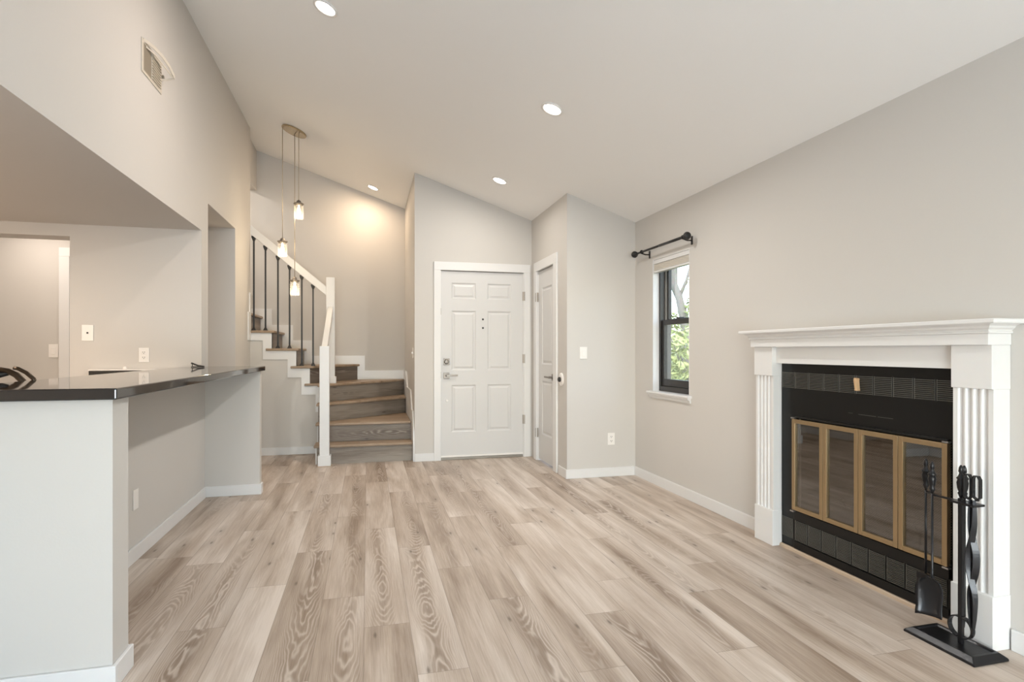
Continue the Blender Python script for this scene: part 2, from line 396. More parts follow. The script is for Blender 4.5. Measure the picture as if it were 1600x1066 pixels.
holed_wall('wall_kitchen_left', 'x', -4.2, -4.1, 0.9, 6.31, 0, 2.6)
holed_wall('wall_kitchen_near', 'y', 0.9, 1.0, -4.1, XL-0.12, 0, 2.6)
struct(boxo('ceiling_kitchen', -4.1, XL-0.12, 1.0, 5.0, 2.148, 2.22, M['wall']))
struct(boxo('ceiling_hall', -4.1, XL-0.12, 5.19, 6.19, 2.41, 2.48, M['wall']))

# bar wall with two wings and the recess under the counter
bm = NB()
prism(bm, [(-0.868, 2.285), (-0.868, 2.42), (-1.279, 2.42), (-1.279, 5.09), (-0.865, 5.09), (-0.865, 5.165), (-1.2797, 5.165), (-1.2797, 4.9995), (-1.405, 4.9995), (-1.405, 2.285)], 'z', 0, 1.0195)
struct(link('wall_bar', bm, M['wall']))

# stair base wall (under the steps)
T = 0.2025
bm = NB()
prism(bm, [(XL, 0), (-0.512, 0), (-0.512, T*3), (-0.58, T*3), (-0.58, T*4-0.03), (-0.643, T*4-0.03), (-0.643, T*5-0.03), (-0.789, T*5-0.03), (-0.789, T*6-0.03), (-1.052, T*6-0.03), (-1.052, T*7-0.03), (XL, T*7-0.03)], 'y', YS, YS+0.05)
struct(link('wall_stair_base', bm, M['wall']))
bm = NB()
prism(bm, [(6.28, 0), (YS+0.05, 0), (YS+0.05, T*4-0.03), (6.74, T*4-0.03), (6.74, T*3-0.03), (6.59, T*3-0.03), (6.59, T*2-0.03), (6.48, T*2-0.03), (6.48, T-0.03), (6.28, T-0.03)], 'x', -0.512, -0.47)
struct(link('wall_stair_flight', bm, M['wall']))

# ---- baseboards
BH = 0.085; BT = 0.014
def base(name, pts):
    bm = NB()
    for (x0, x1, y0, y1) in pts: box(bm, x0, x1, y0, y1, 0, BH)
    return struct(link('baseboard_'+name, bm, M['trim'], bevel=0.003))
base('right', [(XR-BT, XR, 3.15, YC)])
base('right_near', [(XR-BT, XR, -3.0, 1.70)])
base('closet', [(XC-BT, XR-BT, YC-BT, YC)])
base('closet_side', [(XC-BT, XC, YC, 5.205)])
base('entry', [(XS, 0.70, YE-BT, YE)])
base('stair', [(XL, -0.512, YS-BT, YS)])
base('left', [(XL, XL+BT, 6.19, YS-BT)])
base('column', [(XL, XL+BT, 5.17, 5.19)])
base('hall', [(-4.1, -2.79, 6.19-BT, 6.19), (-1.85, XL, 6.19-BT, 6.19)])
base('bar_recess', [(-1.279, -1.279+BT, 2.42+BT, 5.09-BT)])
base('bar_far', [(-1.279, -0.865+BT, 5.09-BT, 5.09), (-0.865, -0.865+BT, 5.09, 5.165)])
base('bar_near', [(-1.405, -0.868+BT, 2.285-BT, 2.285), (-0.868, -0.868+BT, 2.285, 2.42+BT), (-1.279, -0.868, 2.42, 2.42+BT)])

# trim board where the stair string meets the left wall
bm = NB(); prism(bm, [(6.80, 1.305), (YS-0.012, 1.305), (YS-0.012, 1.84), (6.88, 1.84), (6.88, 1.62), (6.80, 1.62)], 'x', XL, XL+0.012)
struct(link('trim_1', bm, M['trim']))
# quarter round on the floor in front of the hearth
bm = NB(); prism(bm, [(2.438, 0), (2.454, 0), (2.454, 0.020), (2.448, 0.019), (2.441, 0.013)], 'y', 1.875, 2.968)
struct(link('trim_2', bm, M['quarter']))

# ------------------------------------------------------------------ doors
def panel_door(bm, u0, u1, z0, z1, face, back, panels, axis, sgn):
    """slab with recessed moulded panels; front at 'face', recess goes towards back"""
    us = sorted(set([u0, u1]+[p[0] for p in panels]+[p[1] for p in panels]))
    zs = sorted(set([z0, z1]+[p[2] for p in panels]+[p[3] for p in panels]))
    def P(u, d, z): return (d, u, z) if axis == 'x' else (u, d, z)
    def quad(pts): bm.faces.new([bm.verts.new(p) for p in pts])
    def inside(u, z): return any(p[0] < u < p[1] and p[2] < z < p[3] for p in panels)
    for i in range(len(us)-1):
        for j in range(len(zs)-1):
            if not inside((us[i]+us[i+1])/2, (zs[j]+zs[j+1])/2):
                quad([P(us[i], face, zs[j]), P(us[i+1], face, zs[j]), P(us[i+1], face, zs[j+1]), P(us[i], face, zs[j+1])])
    for (a, b, c, d) in panels:
        rings = []
        for ins, dep in ((0, 0), (0.012, 0.009), (0.022, 0.009), (0.040, 0.002)):
            f = face + sgn*dep
            rings.append([P(a+ins, f, c+ins), P(b-ins, f, c+ins), P(b-ins, f, d-ins), P(a+ins, f, d-ins)])
        for r in range(3):
            for k in range(4): quad([rings[r][k], rings[r][(k+1) % 4], rings[r+1][(k+1) % 4], rings[r+1][k]])
        quad(rings[-1])
    quad([P(u0, back, z0), P(u1, back, z0), P(u1, back, z1), P(u0, back, z1)])
    for (a, b) in ((u0, u0), (u1, u1)): quad([P(a, face, z0), P(a, back, z0), P(a, back, z1), P(a, face, z1)])
    for z in (z0, z1): quad([P(u0, face, z), P(u1, face, z), P(u1, back, z), P(u0, back, z)])
    bmesh.ops.remove_doubles(bm, verts=bm.verts, dist=1e-5)
# front door
d1 = thing('door_1', (1.234, YE, 0), kind='structure')
bm = NB()
dx0, dx1 = 0.774, 1.693
cL = (dx0+0.115, dx0+0.385); cR = (dx1-0.405, dx1-0.135)
pn = []
for c in (cL, cR):
    pn += [(c[0], c[1], 1.755, 1.930), (c[0], c[1], 0.975, 1.625), (c[0], c[1], 0.300, 0.815)]
panel_door(bm, dx0, dx1, 0.028, 2.056, YE+0.012, YE+0.055, pn, 'y', 1)
link('door_slab', bm, M['door'], d1)
bm = NB()
box(bm, 0.695, 0.768, YE-0.018, YE, 0, 2.062); box(bm, 1.70, 1.775, YE-0.018, YE, 0, 2.062); box(bm, 0.695, 1.775, YE-0.018, YE, 2.062, 2.152)
link('door_casing', bm, M['trim'], d1, bevel=0.003)
bm = NB(); box(bm, 0.7682, 0.7735, YE, YE+0.139, 0.0, 2.061); box(bm, 1.6935, 1.6998, YE, YE+0.139, 0.0, 2.061); box(bm, 0.7735, 1.6935, YE+0.06, YE+0.139, 0.028, 2.061)
link('door_jamb', bm, M['trim'], d1)
boxo('threshold', 0.774, 1.693, YE-0.004, YE+0.059, 0.0, 0.026, M['grey'], d1, bevel=0.004)
bm = NB(); box(bm, 0.775, 1.692, YE+0.002, YE+0.011, 0.029, 0.048); link('door_sweep', bm, M['plate'], d1)
for z in (0.42, 1.10, 1.80):
    bm = NB(); tube(bm, [(1.698, YE+0.004, z-0.05), (1.698, YE+0.004, z+0.05)], 0.0085, 10); box(bm, 1.699, 1.712, YE-0.0205, YE-0.0175, z-0.05, z+0.05)
    link('hinge', bm, M['hinge'], d1)
for z in (1.535, 1.440):
    bm = NB(); lathe(bm, [(0.0, 0.006), (0.009, 0.006), (0.011, 0.012)], (1.237, YE-0.004, z), 'y', 16)
    props(link('peephole', bm, M['slot'], d1), 'small round black peephole')
bm = NB(); box(bm, 0.800, 0.866, YE+0.002, YE+0.012, 1.035, 1.105); lathe(bm, [(0.0, -0.03), (0.020, -0.028), (0.026, -0.008), (0.028, 0.002)], (0.833, YE, 1.07), 'y', 18); box(bm, 0.829, 0.837, YE-0.042, YE-0.026, 1.052, 1.088)
props(link('deadbolt', bm, M['nickel'], d1, bevel=0.002), 'square nickel deadbolt')
bm = NB(); box(bm, 0.800, 0.866, YE+0.002, YE+0.012, 0.885, 0.950); tube(bm, [(0.833, YE+0.004, 0.918), (0.833, YE-0.045, 0.918)], 0.011, 12); strap(bm, [(0.825, YE-0.045, 0.918), (0.88, YE-0.048, 0.919), (0.950, YE-0.045, 0.921)], 0.018, 0.010, (0, 0, 1))
props(link('door_handle', bm, M['nickel'], d1, bevel=0.002), 'nickel lever on a square plate')
bm = NB(); lathe(bm, [(0.0, -0.004), (0.011, -0.003), (0.014, 0.012)], (0.838, YE, 0.645), 'y', 16)
props(link('hole_cover', bm, M['plate'], d1), 'small round white plug')
# strike latches on the jamb
for z in (1.615, 0.925):
    bm = NB(); box(bm, 0.768, 0.774, YE-0.001, YE+0.011, z-0.035, z+0.035); link('strike_plate', bm, M['hinge'], d1)

# closet door in the side wall
d2 = thing('door_2', (XC, 5.64, 0), kind='structure')
cy0, cy1 = 5.362, 5.928
bm = NB()
panel_door(bm, cy0, cy1, 0.02, 2.044, XC+0.012, XC+0.047, [(cy0+0.11, cy1-0.12, 1.045, 1.86), (cy0+0.11, cy1-0.12, 0.30, 0.87)], 'x', 1)
link('door_slab', bm, M['door'], d2)
bm = NB()
box(bm, XC-0.018, XC, 5.250, 5.355, 0, 2.05); box(bm, XC-0.018, XC, 5.935, 6.02, 0, 2.05); box(bm, XC-0.018, XC, 5.250, 6.02, 2.05, 2.148)
link('door_casing', bm, M['trim'], d2, bevel=0.003)
bm = NB(); box(bm, XC, XC+0.109, 5.3551, 5.3615, 0, 2.049); box(bm, XC, XC+0.109, 5.9285, 5.9349, 0, 2.049)
link('door_jamb', bm, M['trim'], d2)
for z in (0.30, 1.77):
    bm = NB(); tube(bm, [(XC+0.002, 5.932, z-0.05), (XC+0.002, 5.932, z+0.05)], 0.009, 10); box(bm, XC-0.0215, XC-0.0175, 5.934, 5.955, z-0.048, z+0.048)
    link('hinge', bm, M['hinge'], d2)
bm = NB(); box(bm, XC, XC+0.012, 5.385, 5.450, 0.890, 0.955); tube(bm, [(XC, 5.418, 0.922), (XC-0.045, 5.418, 0.922)], 0.011, 12); strap(bm, [(XC-0.045, 5.410, 0.922), (XC-0.048, 5.48, 0.922), (XC-0.045, 5.545, 0.922)], 0.018, 0.010, (0, 0, 1))
props(link('door_handle', bm, M['nickel'], d2, bevel=0.002), 'nickel lever on a square plate')

# hall door beyond the kitchen
d3 = thing('door_3', (-2.31, 6.19, 0), kind='structure')
bm = NB()
panel_door(bm, -2.694, -1.936, 0.01, 2.064, 6.20, 6.24, [(-2.58, -2.36, 1.05, 1.9), (-2.27, -2.05, 1.05, 1.9), (-2.58, -2.36, 0.25, 0.85), (-2.27, -2.05, 0.25, 0.85)], 'y', 1)
link('door_slab', bm, M['door'], d3)
bm = NB(); box(bm, -2.785, -2.70, 6.172, 6.19, 0, 2.07); box(bm, -1.93, -1.85, 6.172, 6.19, 0, 2.07); box(bm, -2.785, -1.85, 6.172, 6.19, 2.07, 2.152)
link('door_casing', bm, M['trim'], d3, bevel=0.003)
bm = NB(); lathe(bm, [(0.0, -0.06), (0.024, -0.05), (0.024, -0.035), (0.010, -0.025), (0.010, 0.0)], (-2.0, 6.20, 0.95), 'y', 16)
link('door_handle', bm, M['nickel'], d3)

# ------------------------------------------------------------------ side window
w1 = thing('window_1', (XR+0.08, 4.345, 0.825), kind='structure')
wy0, wy1, wz0, wz1 = 4.045, 4.645, 0.825, 2.005
def frame(bm, x0, x1, y0, y1, z0, z1, t, tb=None):
    tb = tb or t
    box(bm, x0, x1, y0, y0+t, z0, z1); box(bm, x0, x1, y1-t, y1, z0, z1)
    box(bm, x0, x1, y0+t, y1-t, z0, z0+tb); box(bm, x0, x1, y0+t, y1-t, z1-t, z1)
bm = NB(); frame(bm, 2.545, 2.655, wy0+0.001, wy1-0.001, wz0+0.005, wz1-0.001, 0.026, 0.045)
link('window_frame', bm, M['winframe'], w1, bevel=0.002)
bm = NB(); frame(bm, 2.560, 2.592, wy0+0.028, wy1-0.028, wz0+0.052, 1.462, 0.044, 0.062)
props(link('lower_sash', bm, M['winframe'], w1, bevel=0.003), 'lower dark sash')
bm = NB(); frame(bm, 2.604, 2.636, wy0+0.028, wy1-0.028, 1.430, wz1-0.03, 0.040)
props(link('upper_sash', bm, M['winframe'], w1, bevel=0.003), 'upper dark sash')
bm = NB(); box(bm, 2.592, 2.604, wy1-0.046, wy1-0.027, 1.465, wz1-0.03); box(bm, 2.592, 2.604, wy0+0.027, wy0+0.046, 1.465, wz1-0.03)
props(link('sash_track', bm, M['vinyl'], w1), 'grey track')
bm = NB(); box(bm, 2.574, 2.578, wy0+0.07, wy1-0.07, wz0+0.112, 1.42); link('pane', bm, M['pane'], w1)
bm = NB(); box(bm, 2.618, 2.622, wy0+0.066, wy1-0.066, 1.468, wz1-0.068); link('pane', bm, M['pane'], w1)
bm = NB(); box(bm, 2.555, 2.60, 4.31, 4.36, 1.462, 1.475); link('sash_lock', bm, M['winframe'], w1)
# painted reveal lining and stool
bm = NB(); box(bm, XR-0.001, 2.545, wy1-0.006, wy1, wz0, wz1); box(bm, XR-0.001, 2.545, wy0, wy0+0.006, wz0, wz1); box(bm, XR-0.001, 2.545, wy0+0.006, wy1-0.006, wz1-0.006, wz1)
props(link('reveal_lining', bm, M['trim'], w1), 'white painted reveal')
bm = NB(); prism(bm, [(2.545, 0.806), (2.545, 0.830), (XR, 0.830), (XR, 0.806)], 'y', wy0+0.0065, wy1-0.0065)
prism(bm, [(XR, 0.808), (XR, 0.830), (2.452, 0.830), (2.447, 0.826), (2.447, 0.814), (2.452, 0.808)], 'y', wy0-0.035, wy1+0.050)
prism(bm, [(XR, 0.768), (XR, 0.808), (2.455, 0.808), (2.457, 0.798), (2.470, 0.790), (2.473, 0.776), (2.478, 0.768)], 'y', wy0-0.025, wy1+0.040)
link('window_sill', bm, M['trim'], w1)
# near window behind the camera
w2 = thing('window_2', (0.35, -3.07, 0.15), kind='structure')
bm = NB(); box(bm, -0.799, -0.74, -3.12, -3.04, 0.151, 2.349); box(bm, 2.24, 2.299, -3.12, -3.04, 0.151, 2.349); box(bm, 0.72, 0.78, -3.12, -3.04, 0.151, 2.349)
box(bm, -0.74, 0.72, -3.12, -3.04, 2.29, 2.349); box(bm, 0.78, 2.24, -3.12, -3.04, 2.29, 2.349); box(bm, -0.74, 0.72, -3.12, -3.04, 0.151, 0.21); box(bm, 0.78, 2.24, -3.12, -3.04, 0.151, 0.21)
bmesh.ops.translate(bm, verts=bm.verts, vec=(-0.4, 0, 0)); link('window_frame', bm, M['winframe'], w2)
for a, b in ((-0.74, 0.72), (0.78, 2.24)):
    bm = NB(); box(bm, a, b, -3.083, -3.077, 0.21, 2.29); bmesh.ops.translate(bm, verts=bm.verts, vec=(-0.4, 0, 0)); link('pane', bm, M['pane'], w2)

# blind, raised
bl = thing('window_blind', (2.515, 4.345, 1.89), 'raised beige roman blind gathered at the top of the small window', 'blind')
bm = NB(); box(bm, 2.489, 2.538, wy0+0.010, wy1-0.010, 1.962, 1.997); props(link('headrail', bm, M['trim'], bl, bevel=0.002), 'white headrail')
bm = NB()
for i in range(7):
    z = 1.905+i*0.0078; box(bm, 2.491+0.002*(i % 2), 2.536, wy0+0.014, wy1-0.014, z, z+0.0060)
props(link('slats', bm, M['blind'], bl), 'stacked beige slats')
boxo('bottom_rail', 2.490, 2.537, wy0+0.012, wy1-0.012, 1.886, 1.903, M['trim'], bl, bevel=0.002)

# curtain rod
cr = thing('curtain_rod', (2.40, 4.45, 2.06), 'black curtain rod with round finials mounted above the small window', 'curtain rod')
rx, rz = 2.405, 2.082
ry0, ry1 = 3.985, 4.80
bm = NB(); tube(bm, [(rx, ry0, rz), (rx, 4.38, rz)], 0.0115, 14); tube(bm, [(rx, 4.37, rz), (rx, ry1, rz)], 0.0095, 14); link('rod', bm, M['black'], cr, True)
for y, s in ((ry0, -1), (ry1, 1)):
    bm = NB(); lathe(bm, [(0.0, -s*0.008), (0.015, -s*0.006), (0.015, s*0.004), (0.010, s*0.008), (0.010, s*0.014), (0.018, s*0.018), (0.028, s*0.028), (0.031, s*0.040), (0.028, s*0.052), (0.018, s*0.060), (0.0, s*0.062)], (rx, y, rz), 'y', 20)
    link('finial', bm, M['black'], cr, True)
for y in (4.005, 4.70):
    bm = NB(); lathe(bm, [(0.017, -0.006), (0.017, 0.006)], (rx, y, rz), 'y', 16)
    tube(bm, [(rx, y, rz-0.012), (2.44, y, rz-0.022), (XR-0.003, y, rz-0.022)], 0.006, 10); box(bm, XR-0.006, XR-0.0002, y-0.01, y+0.01, rz-0.055, rz+0.012)
    link('bracket', bm, M['black'], cr)

# ------------------------------------------------------------------ outside: lawn, trees, neighbouring siding
struct(boxo('ground', 2.8, 40, -10, 40, -0.3, -0.15, M['soil']))
def leaves(bm, c, rad, n, s, flat=1.0):
    for _ in range(n):
        while True:
            p = Vector((random.uniform(-1, 1), random.uniform(-1, 1), random.uniform(-1, 1)))
            if p.length < 1: break
        p = Vector(c)+Vector((p.x*rad[0], p.y*rad[1], p.z*rad[2]))
        d = Vector((random.gauss(0, 1), random.gauss(0, 1), random.gauss(0, 0.7))).normalized()
        e = d.cross(Vector((random.gauss(0, 1), random.gauss(0, 1), random.gauss(0, 1)))).normalized()
        l = s*random.uniform(0.7, 1.3); ww = l*0.28
        vs = [p-d*l, p-d*l*0.2+e*ww, p+d*l*0.3+e*ww*0.8, p+d*l, p+d*l*0.3-e*ww*0.8, p-d*l*0.2-e*ww]
        bm.faces.new([bm.verts.new(v) for v in vs])
t = thing('tree', (5.6, 9.0, -0.15), 'tall leafy tree with a crooked bare trunk seen through the upper pane', 'tree')
bm = NB()
tube(bm, [(5.6, 9.0, -0.15), (5.5, 9.0, 1.2), (5.43, 9.0, 1.73), (5.33, 9.0, 2.12), (5.22, 9.0, 2.35), (5.24, 9.0, 2.7), (5.15, 9.0, 4.2)], [0.13, 0.10, 0.075, 0.065, 0.07, 0.05, 0.03], 10)
tube(bm, [(5.33, 9.0, 2.12), (5.48, 9.0, 2.45), (5.62, 8.9, 3.1)], [0.035, 0.025, 0.012], 8)
tube(bm, [(5.22, 9.0, 2.35), (5.14, 9.05, 2.50), (5.16, 9.1, 3.2)], [0.03, 0.025, 0.012], 8)
link('trunk', bm, M['bark'], t, True)
bm = NB(); leaves(bm, (5.55, 9.0, 1.85), (0.22, 0.3, 0.28), 260, 0.05); leaves(bm, (5.18, 9.0, 1.72), (0.12, 0.2, 0.14), 120, 0.045); leaves(bm, (5.75, 8.9, 2.4), (0.25, 0.4, 0.6), 260, 0.055); leaves(bm, (5.3, 9, 4.8), (1.6, 1.4, 0.9), 1600, 0.07)
props(link('foliage', bm, M['leaf'], t), 'dark green leaves')
def shrub(loc, rad, n, s, m, label):
    o = thing('shrub', loc, label, 'shrub', None)
    bm = NB()
    for k in range(6):
        a = k*1.05; tube(bm, [(loc[0], loc[1], loc[2]), (loc[0]+0.3*rad[0]*math.cos(a), loc[1]+0.3*rad[1]*math.sin(a), loc[2]+rad[2]), (loc[0]+0.6*rad[0]*math.cos(a), loc[1]+0.6*rad[1]*math.sin(a), loc[2]+1.7*rad[2])], [0.03, 0.02, 0.008], 6)
    link('stem', bm, M['bark'], o)
    bm = NB(); leaves(bm, (loc[0], loc[1], loc[2]+rad[2]), rad, n, s); link('foliage', bm, m, o)
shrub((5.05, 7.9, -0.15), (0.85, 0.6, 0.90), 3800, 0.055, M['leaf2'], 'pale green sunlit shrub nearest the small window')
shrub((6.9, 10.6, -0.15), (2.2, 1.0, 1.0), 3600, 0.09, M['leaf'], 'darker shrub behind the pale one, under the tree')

# ------------------------------------------------------------------ staircase
st = thing('staircase', (-0.4, 6.9, 0), 'oak staircase with grey brown risers turning left behind the white newel posts', 'staircase')
XW = XS-0.016
TH = 0.028
treads = {
 1: [(-0.54, 6.222), (XW, 6.222), (XW, 6.46), (-0.512, 6.46), (-0.54, 6.46)],
 2: [(-0.54, 6.432), (XW, 6.432), (XW, 7.37), (-0.512, 6.57), (-0.54, 6.57)],
 3: [(-0.54, 6.535), (-0.512, 6.535), (XW, 7.335), (XW, 7.73), (-0.512, 6.72), (-0.54, 6.72)],
 4: [(-0.54, 6.685), (-0.512, 6.685), (XW, 7.695), (XW, YB-0.016), (-0.127, YB-0.016), (-0.643, YS+0.05), (-0.643, YS), (-0.70, YS), (-0.70, YS-0.035), (-0.54, YS-0.035)],
 5: [(-0.095, YB-0.016), (-0.610, YS), (-0.600, YS-0.035), (-0.850, YS-0.035), (-0.850, YS), (-0.789, YS), (-0.789, YB-0.016)],
 6: [(-0.760, YB-0.016), (-0.760, YS-0.035), (-1.112, YS-0.035), (-1.112, YS), (-1.052, YS), (-1.052, YB-0.016)],
 7: [(-1.022, YB-0.016), (-1.022, YS-0.035), (XL, YS-0.035), (XL, YS), (-1.31, YS), (-1.31, YB-0.016)],
 8: [(-1.28, YB-0.016), (-1.28, YS), (-1.57, YS), (-1.57, YB-0.016)],
 9: [(-1.54, YB-0.016), (-1.54, YS), (-1.83, YS), (-1.83, YB-0.016)],
 10: [(-1.80, YB-0.016), (-1.80, YS), (-2.99, YS), (-2.99, YB-0.016)],
}
for k, pts in treads.items():
    bm = NB(); prism(bm, pts, 'z', T*k-TH, T*k)
    link('tread', bm, M['tread'], st, bevel=0.008, seg=3)
risers = {1: ((-0.512, 6.25), (XW, 6.25)), 2: ((-0.512, 6.46), (XW, 6.46)), 3: ((-0.512, 6.567), (XW, 7.367)), 4: ((-0.512, 6.717), (XW, 7.727)),
 5: ((-0.643, YS+0.012), (-0.127, YB-0.016)), 6: ((-0.789, YS+0.0), (-0.789, YB-0.016)), 7: ((-1.052, YS+0.0), (-1.052, YB-0.016)),
 8: ((-1.31, YS), (-1.31, YB-0.016)), 9: ((-1.57, YS), (-1.57, YB-0.016)), 10: ((-1.83, YS), (-1.83, YB-0.016))}
for k, (a, b) in risers.items():
    a = Vector((*a, 0)); b = Vector((*b, 0)); d = (b-a).normalized(); n = Vector((-d.y, d.x, 0))*0.014
    bm = NB()
    prism(bm, [tuple((p)[:2]) for p in (a, b, b+n, a+n)], 'z', T*(k-1)+(0.001 if k > 1 else 0), T*k-TH)
    link('riser', bm, M['riser'], st)
# zigzag outer string
bm = NB()
prism(bm, [(XL, 1.305), (-1.146, 1.305), (-1.146, 1.09), (-0.883, 1.09), (-0.883, 0.882), (-0.735, 0.882), (-0.735, 0.682), (-0.58, 0.682), (-0.58, 0.48), (-0.514, 0.48), (-0.514, T*4-TH), (-0.643, T*4-TH), (-0.643, T*5-TH), (-0.789, T*5-TH), (-0.789, T*6-TH), (-1.052, T*6-TH), (-1.052, T*7-TH), (XL, T*7-TH)], 'y', YS-0.012, YS)
prism(bm, [(YS-0.012, 0.48), (YS-0.012, T*4-TH), (6.74, T*4-TH), (6.74, T*3-TH), (6.59, T*3-TH), (6.59, T*2-TH), (6.48, T*2-TH), (6.48, T-TH), (6.262, T-TH), (6.262, 0.0), (6.60, 0.0), (6.75, 0.25)], 'x', -0.524, -0.512)
link('stringer', bm, M['trim'], st)
# back wall skirt
bm = NB()
prism(bm, [(-2.99, 2.12), (-1.69, 2.12), (-1.69, 1.92), (-1.43, 1.92), (-1.43, 1.72), (-1.178, 1.72), (-1.178, 1.518), (-0.925, 1.518), (-0.925, 1.322), (-0.699, 1.322), (-0.699, 1.123), (-0.033, 1.123), (-0.033, 0.925), (XW, 0.925),
 (XW, T*4), (-0.127, T*4), (-0.127, T*5), (-0.789, T*5), (-0.789, T*6), (-1.052, T*6), (-1.052, T*7), (-1.31, T*7), (-1.31, T*8), (-1.57, T*8), (-1.57, T*9), (-1.83, T*9), (-1.83, T*10), (-2.99, T*10)], 'y', YB-0.015, YB)
link('skirt_board', bm, M['trim'], st)
bm = NB()
prism(bm, [(YB-0.016, 0.0), (YB-0.016, 0.925), (7.36, 0.925), (7.18, 0.738), (6.62, 0.738), (6.44, 0.532), (6.30, 0.532), (6.175, 0.335), (6.165, 0.20), (6.165, 0.0)], 'x', XS-0.015, XS)
link('skirt_board', bm, M['trim'], st)

# railing
rl = thing('stair_railing', (-0.43, 6.19, 0), 'white stair railing with two newel posts and six thin black balusters', 'railing')
bm = NB(); box(bm, -0.476, -0.380, 6.133, 6.216, 0.105, 1.236); n1 = link('newel_post', bm, M['trim'], rl, bevel=0.003)
bm = NB(); box(bm, -0.492, -0.364, 6.118, 6.2215, 0.006, 0.112); link('newel_base', bm, M['trim'], n1, bevel=0.003)
bm = NB(); box(bm, -0.500, -0.356, 6.110, 6.2215, 0.0, 0.0065); props(link('base_plate', bm, M['quarter'], n1), 'tan shoe strip')
bm = NB(); box(bm, -0.465, -0.370, 6.955, 7.045, T*4, 2.046); n2 = link('newel_post', bm, M['trim'], rl, bevel=0.003)
bm = NB(); box(bm, -0.480, -0.355, 6.940, 7.060, T*4, T*4+0.075); link('newel_base', bm, M['trim'], n2, bevel=0.003)
def rail(p, q, wd, ht, side):
    bm = NB(); p, q = Vector(p), Vector(q)
    s = Vector(side).normalized()
    A = []
    for c in (p, q):
        A.append([bm.verts.new(c + s*a*wd/2 + Vector((0, 0, b*ht/2))) for a, b in ((-1,-1),(1,-1),(1,1),(-1,1))])
    for k in range(4): bm.faces.new((A[0][k], A[0][(k+1) % 4], A[1][(k+1) % 4], A[1][k]))
    bm.faces.new(A[0][::-1]); bm.faces.new(A[1]); return bm
link('handrail', rail((-0.433, 6.216, 1.185), (-0.418, 6.955, 1.655), 0.058, 0.10, (1, 0, 0)), M['trim'], rl, bevel=0.004)
def railz(x): return 1.879+(x+0.458)*(2.563-1.879)/(-1.282+0.458)
link('handrail', rail((-0.465, 6.99, railz(-0.465)), (XL, 6.99, railz(XL)), 0.055, 0.105, (0, 1, 0)), M['trim'], rl, bevel=0.004)
for i, (x, k) in enumerate([(-1.250, 7), (-1.127, 7), (-0.994, 6), (-0.869, 6), (-0.736, 5), (-0.612, 5)]):
    bm = NB(); zb = T*k; zt = railz(x)-0.050
    box(bm, x-0.0085, x+0.0085, 6.99-0.0085, 6.99+0.0085, zb+0.001, zt)
    b_ = link('baluster', bm, M['black'], rl)
    bm = NB()
    def py(z0, z1, a, b):
        A = [bm.verts.new((x+s*a, 6.99+t_*a, z0)) for s, t_ in ((-1,-1),(1,-1),(1,1),(-1,1))]
        B = [bm.verts.new((x+s*b, 6.99+t_*b, z1)) for s, t_ in ((-1,-1),(1,-1),(1,1),(-1,1))]
        for q in range(4): bm.faces.new((A[q], A[(q+1) % 4], B[(q+1) % 4], B[q]))
        bm.faces.new(A[::-1]); bm.faces.new(B)
    py(zb+0.0005, zb+0.012, 0.022, 0.022); py(zb+0.012, zb+0.034, 0.019, 0.010)
    link('baluster_shoe', bm, M['black'], b_)
    bm = NB(); py(zt-0.014, zt+0.004, 0.022, 0.022); py(zt-0.050, zt-0.014, 0.010, 0.022)
    link('baluster_collar', bm, M['black'], b_)

# ------------------------------------------------------------------ bar counter and what is on it
bm = NB()
prism(bm, [(-0.838, 2.238), (-0.838, 5.19), (-1.274, 5.19), (-1.274, 4.998), (-1.430, 4.998), (-1.430, 2.238)], 'z', 1.02, 1.06)
props(link('countertop', bm, M['granite'], bevel=0.006, seg=3), 'polished black countertop on the raised breakfast bar', 'countertop')
# clip
ck = thing('bag_clip', (-1.30, 4.95, 1.06), 'small black spring clip at the far end of the bar countertop', 'clip')
cxx, cyy = -1.245, 4.88
bm = NB(); strap(bm, [(cxx+0.015, cyy, 1.066), (cxx-0.03, cyy, 1.074), (cxx-0.075, cyy, 1.094)], 0.022, 0.010, (0, 1, 0)); link('upper_jaw', bm, M['black'], ck)
bm = NB(); strap(bm, [(cxx+0.015, cyy, 1.0645), (cxx-0.03, cyy, 1.065), (cxx-0.075, cyy, 1.0645)], 0.022, 0.007, (0, 1, 0)); link('lower_jaw', bm, M['black'], ck)
bm = NB(); tube(bm, [(cxx-0.065, cyy-0.004, 1.068), (cxx-0.070, cyy, 1.080), (cxx-0.066, cyy+0.004, 1.091)], 0.003, 6); link('spring', bm, M['black'], ck)
# faucet behind the bar
fc = thing('kitchen_faucet', (-1.50, 3.0, 0.90), 'dark bronze kitchen faucet rising behind the bar countertop', 'faucet')
bm = NB(); lathe(bm, [(0.030, 0.90), (0.030, 0.915), (0.020, 0.93), (0.018, 1.02), (0.016, 1.03)], (-1.475, 2.98, 0), 'z', 16)
link('body', bm, M['bronze'], fc, True)
bm = NB(); tube(bm, [(-1.475, 2.98, 1.02), (-1.482, 2.98, 1.055), (-1.505, 2.98, 1.082), (-1.535, 2.98, 1.099), (-1.565, 2.98, 1.106), (-1.60, 2.98, 1.104)], [0.016, 0.0135, 0.013, 0.012, 0.012, 0.012], 14)
link('spout', bm, M['bronze'], fc, True)
bm = NB(); tube(bm, [(-1.535, 2.98, 1.088), (-1.57, 2.98, 1.083), (-1.62, 2.98, 1.075)], [0.008, 0.014, 0.015], 14); props(link('spray_head', bm, M['black'], fc, True), 'black spray head')
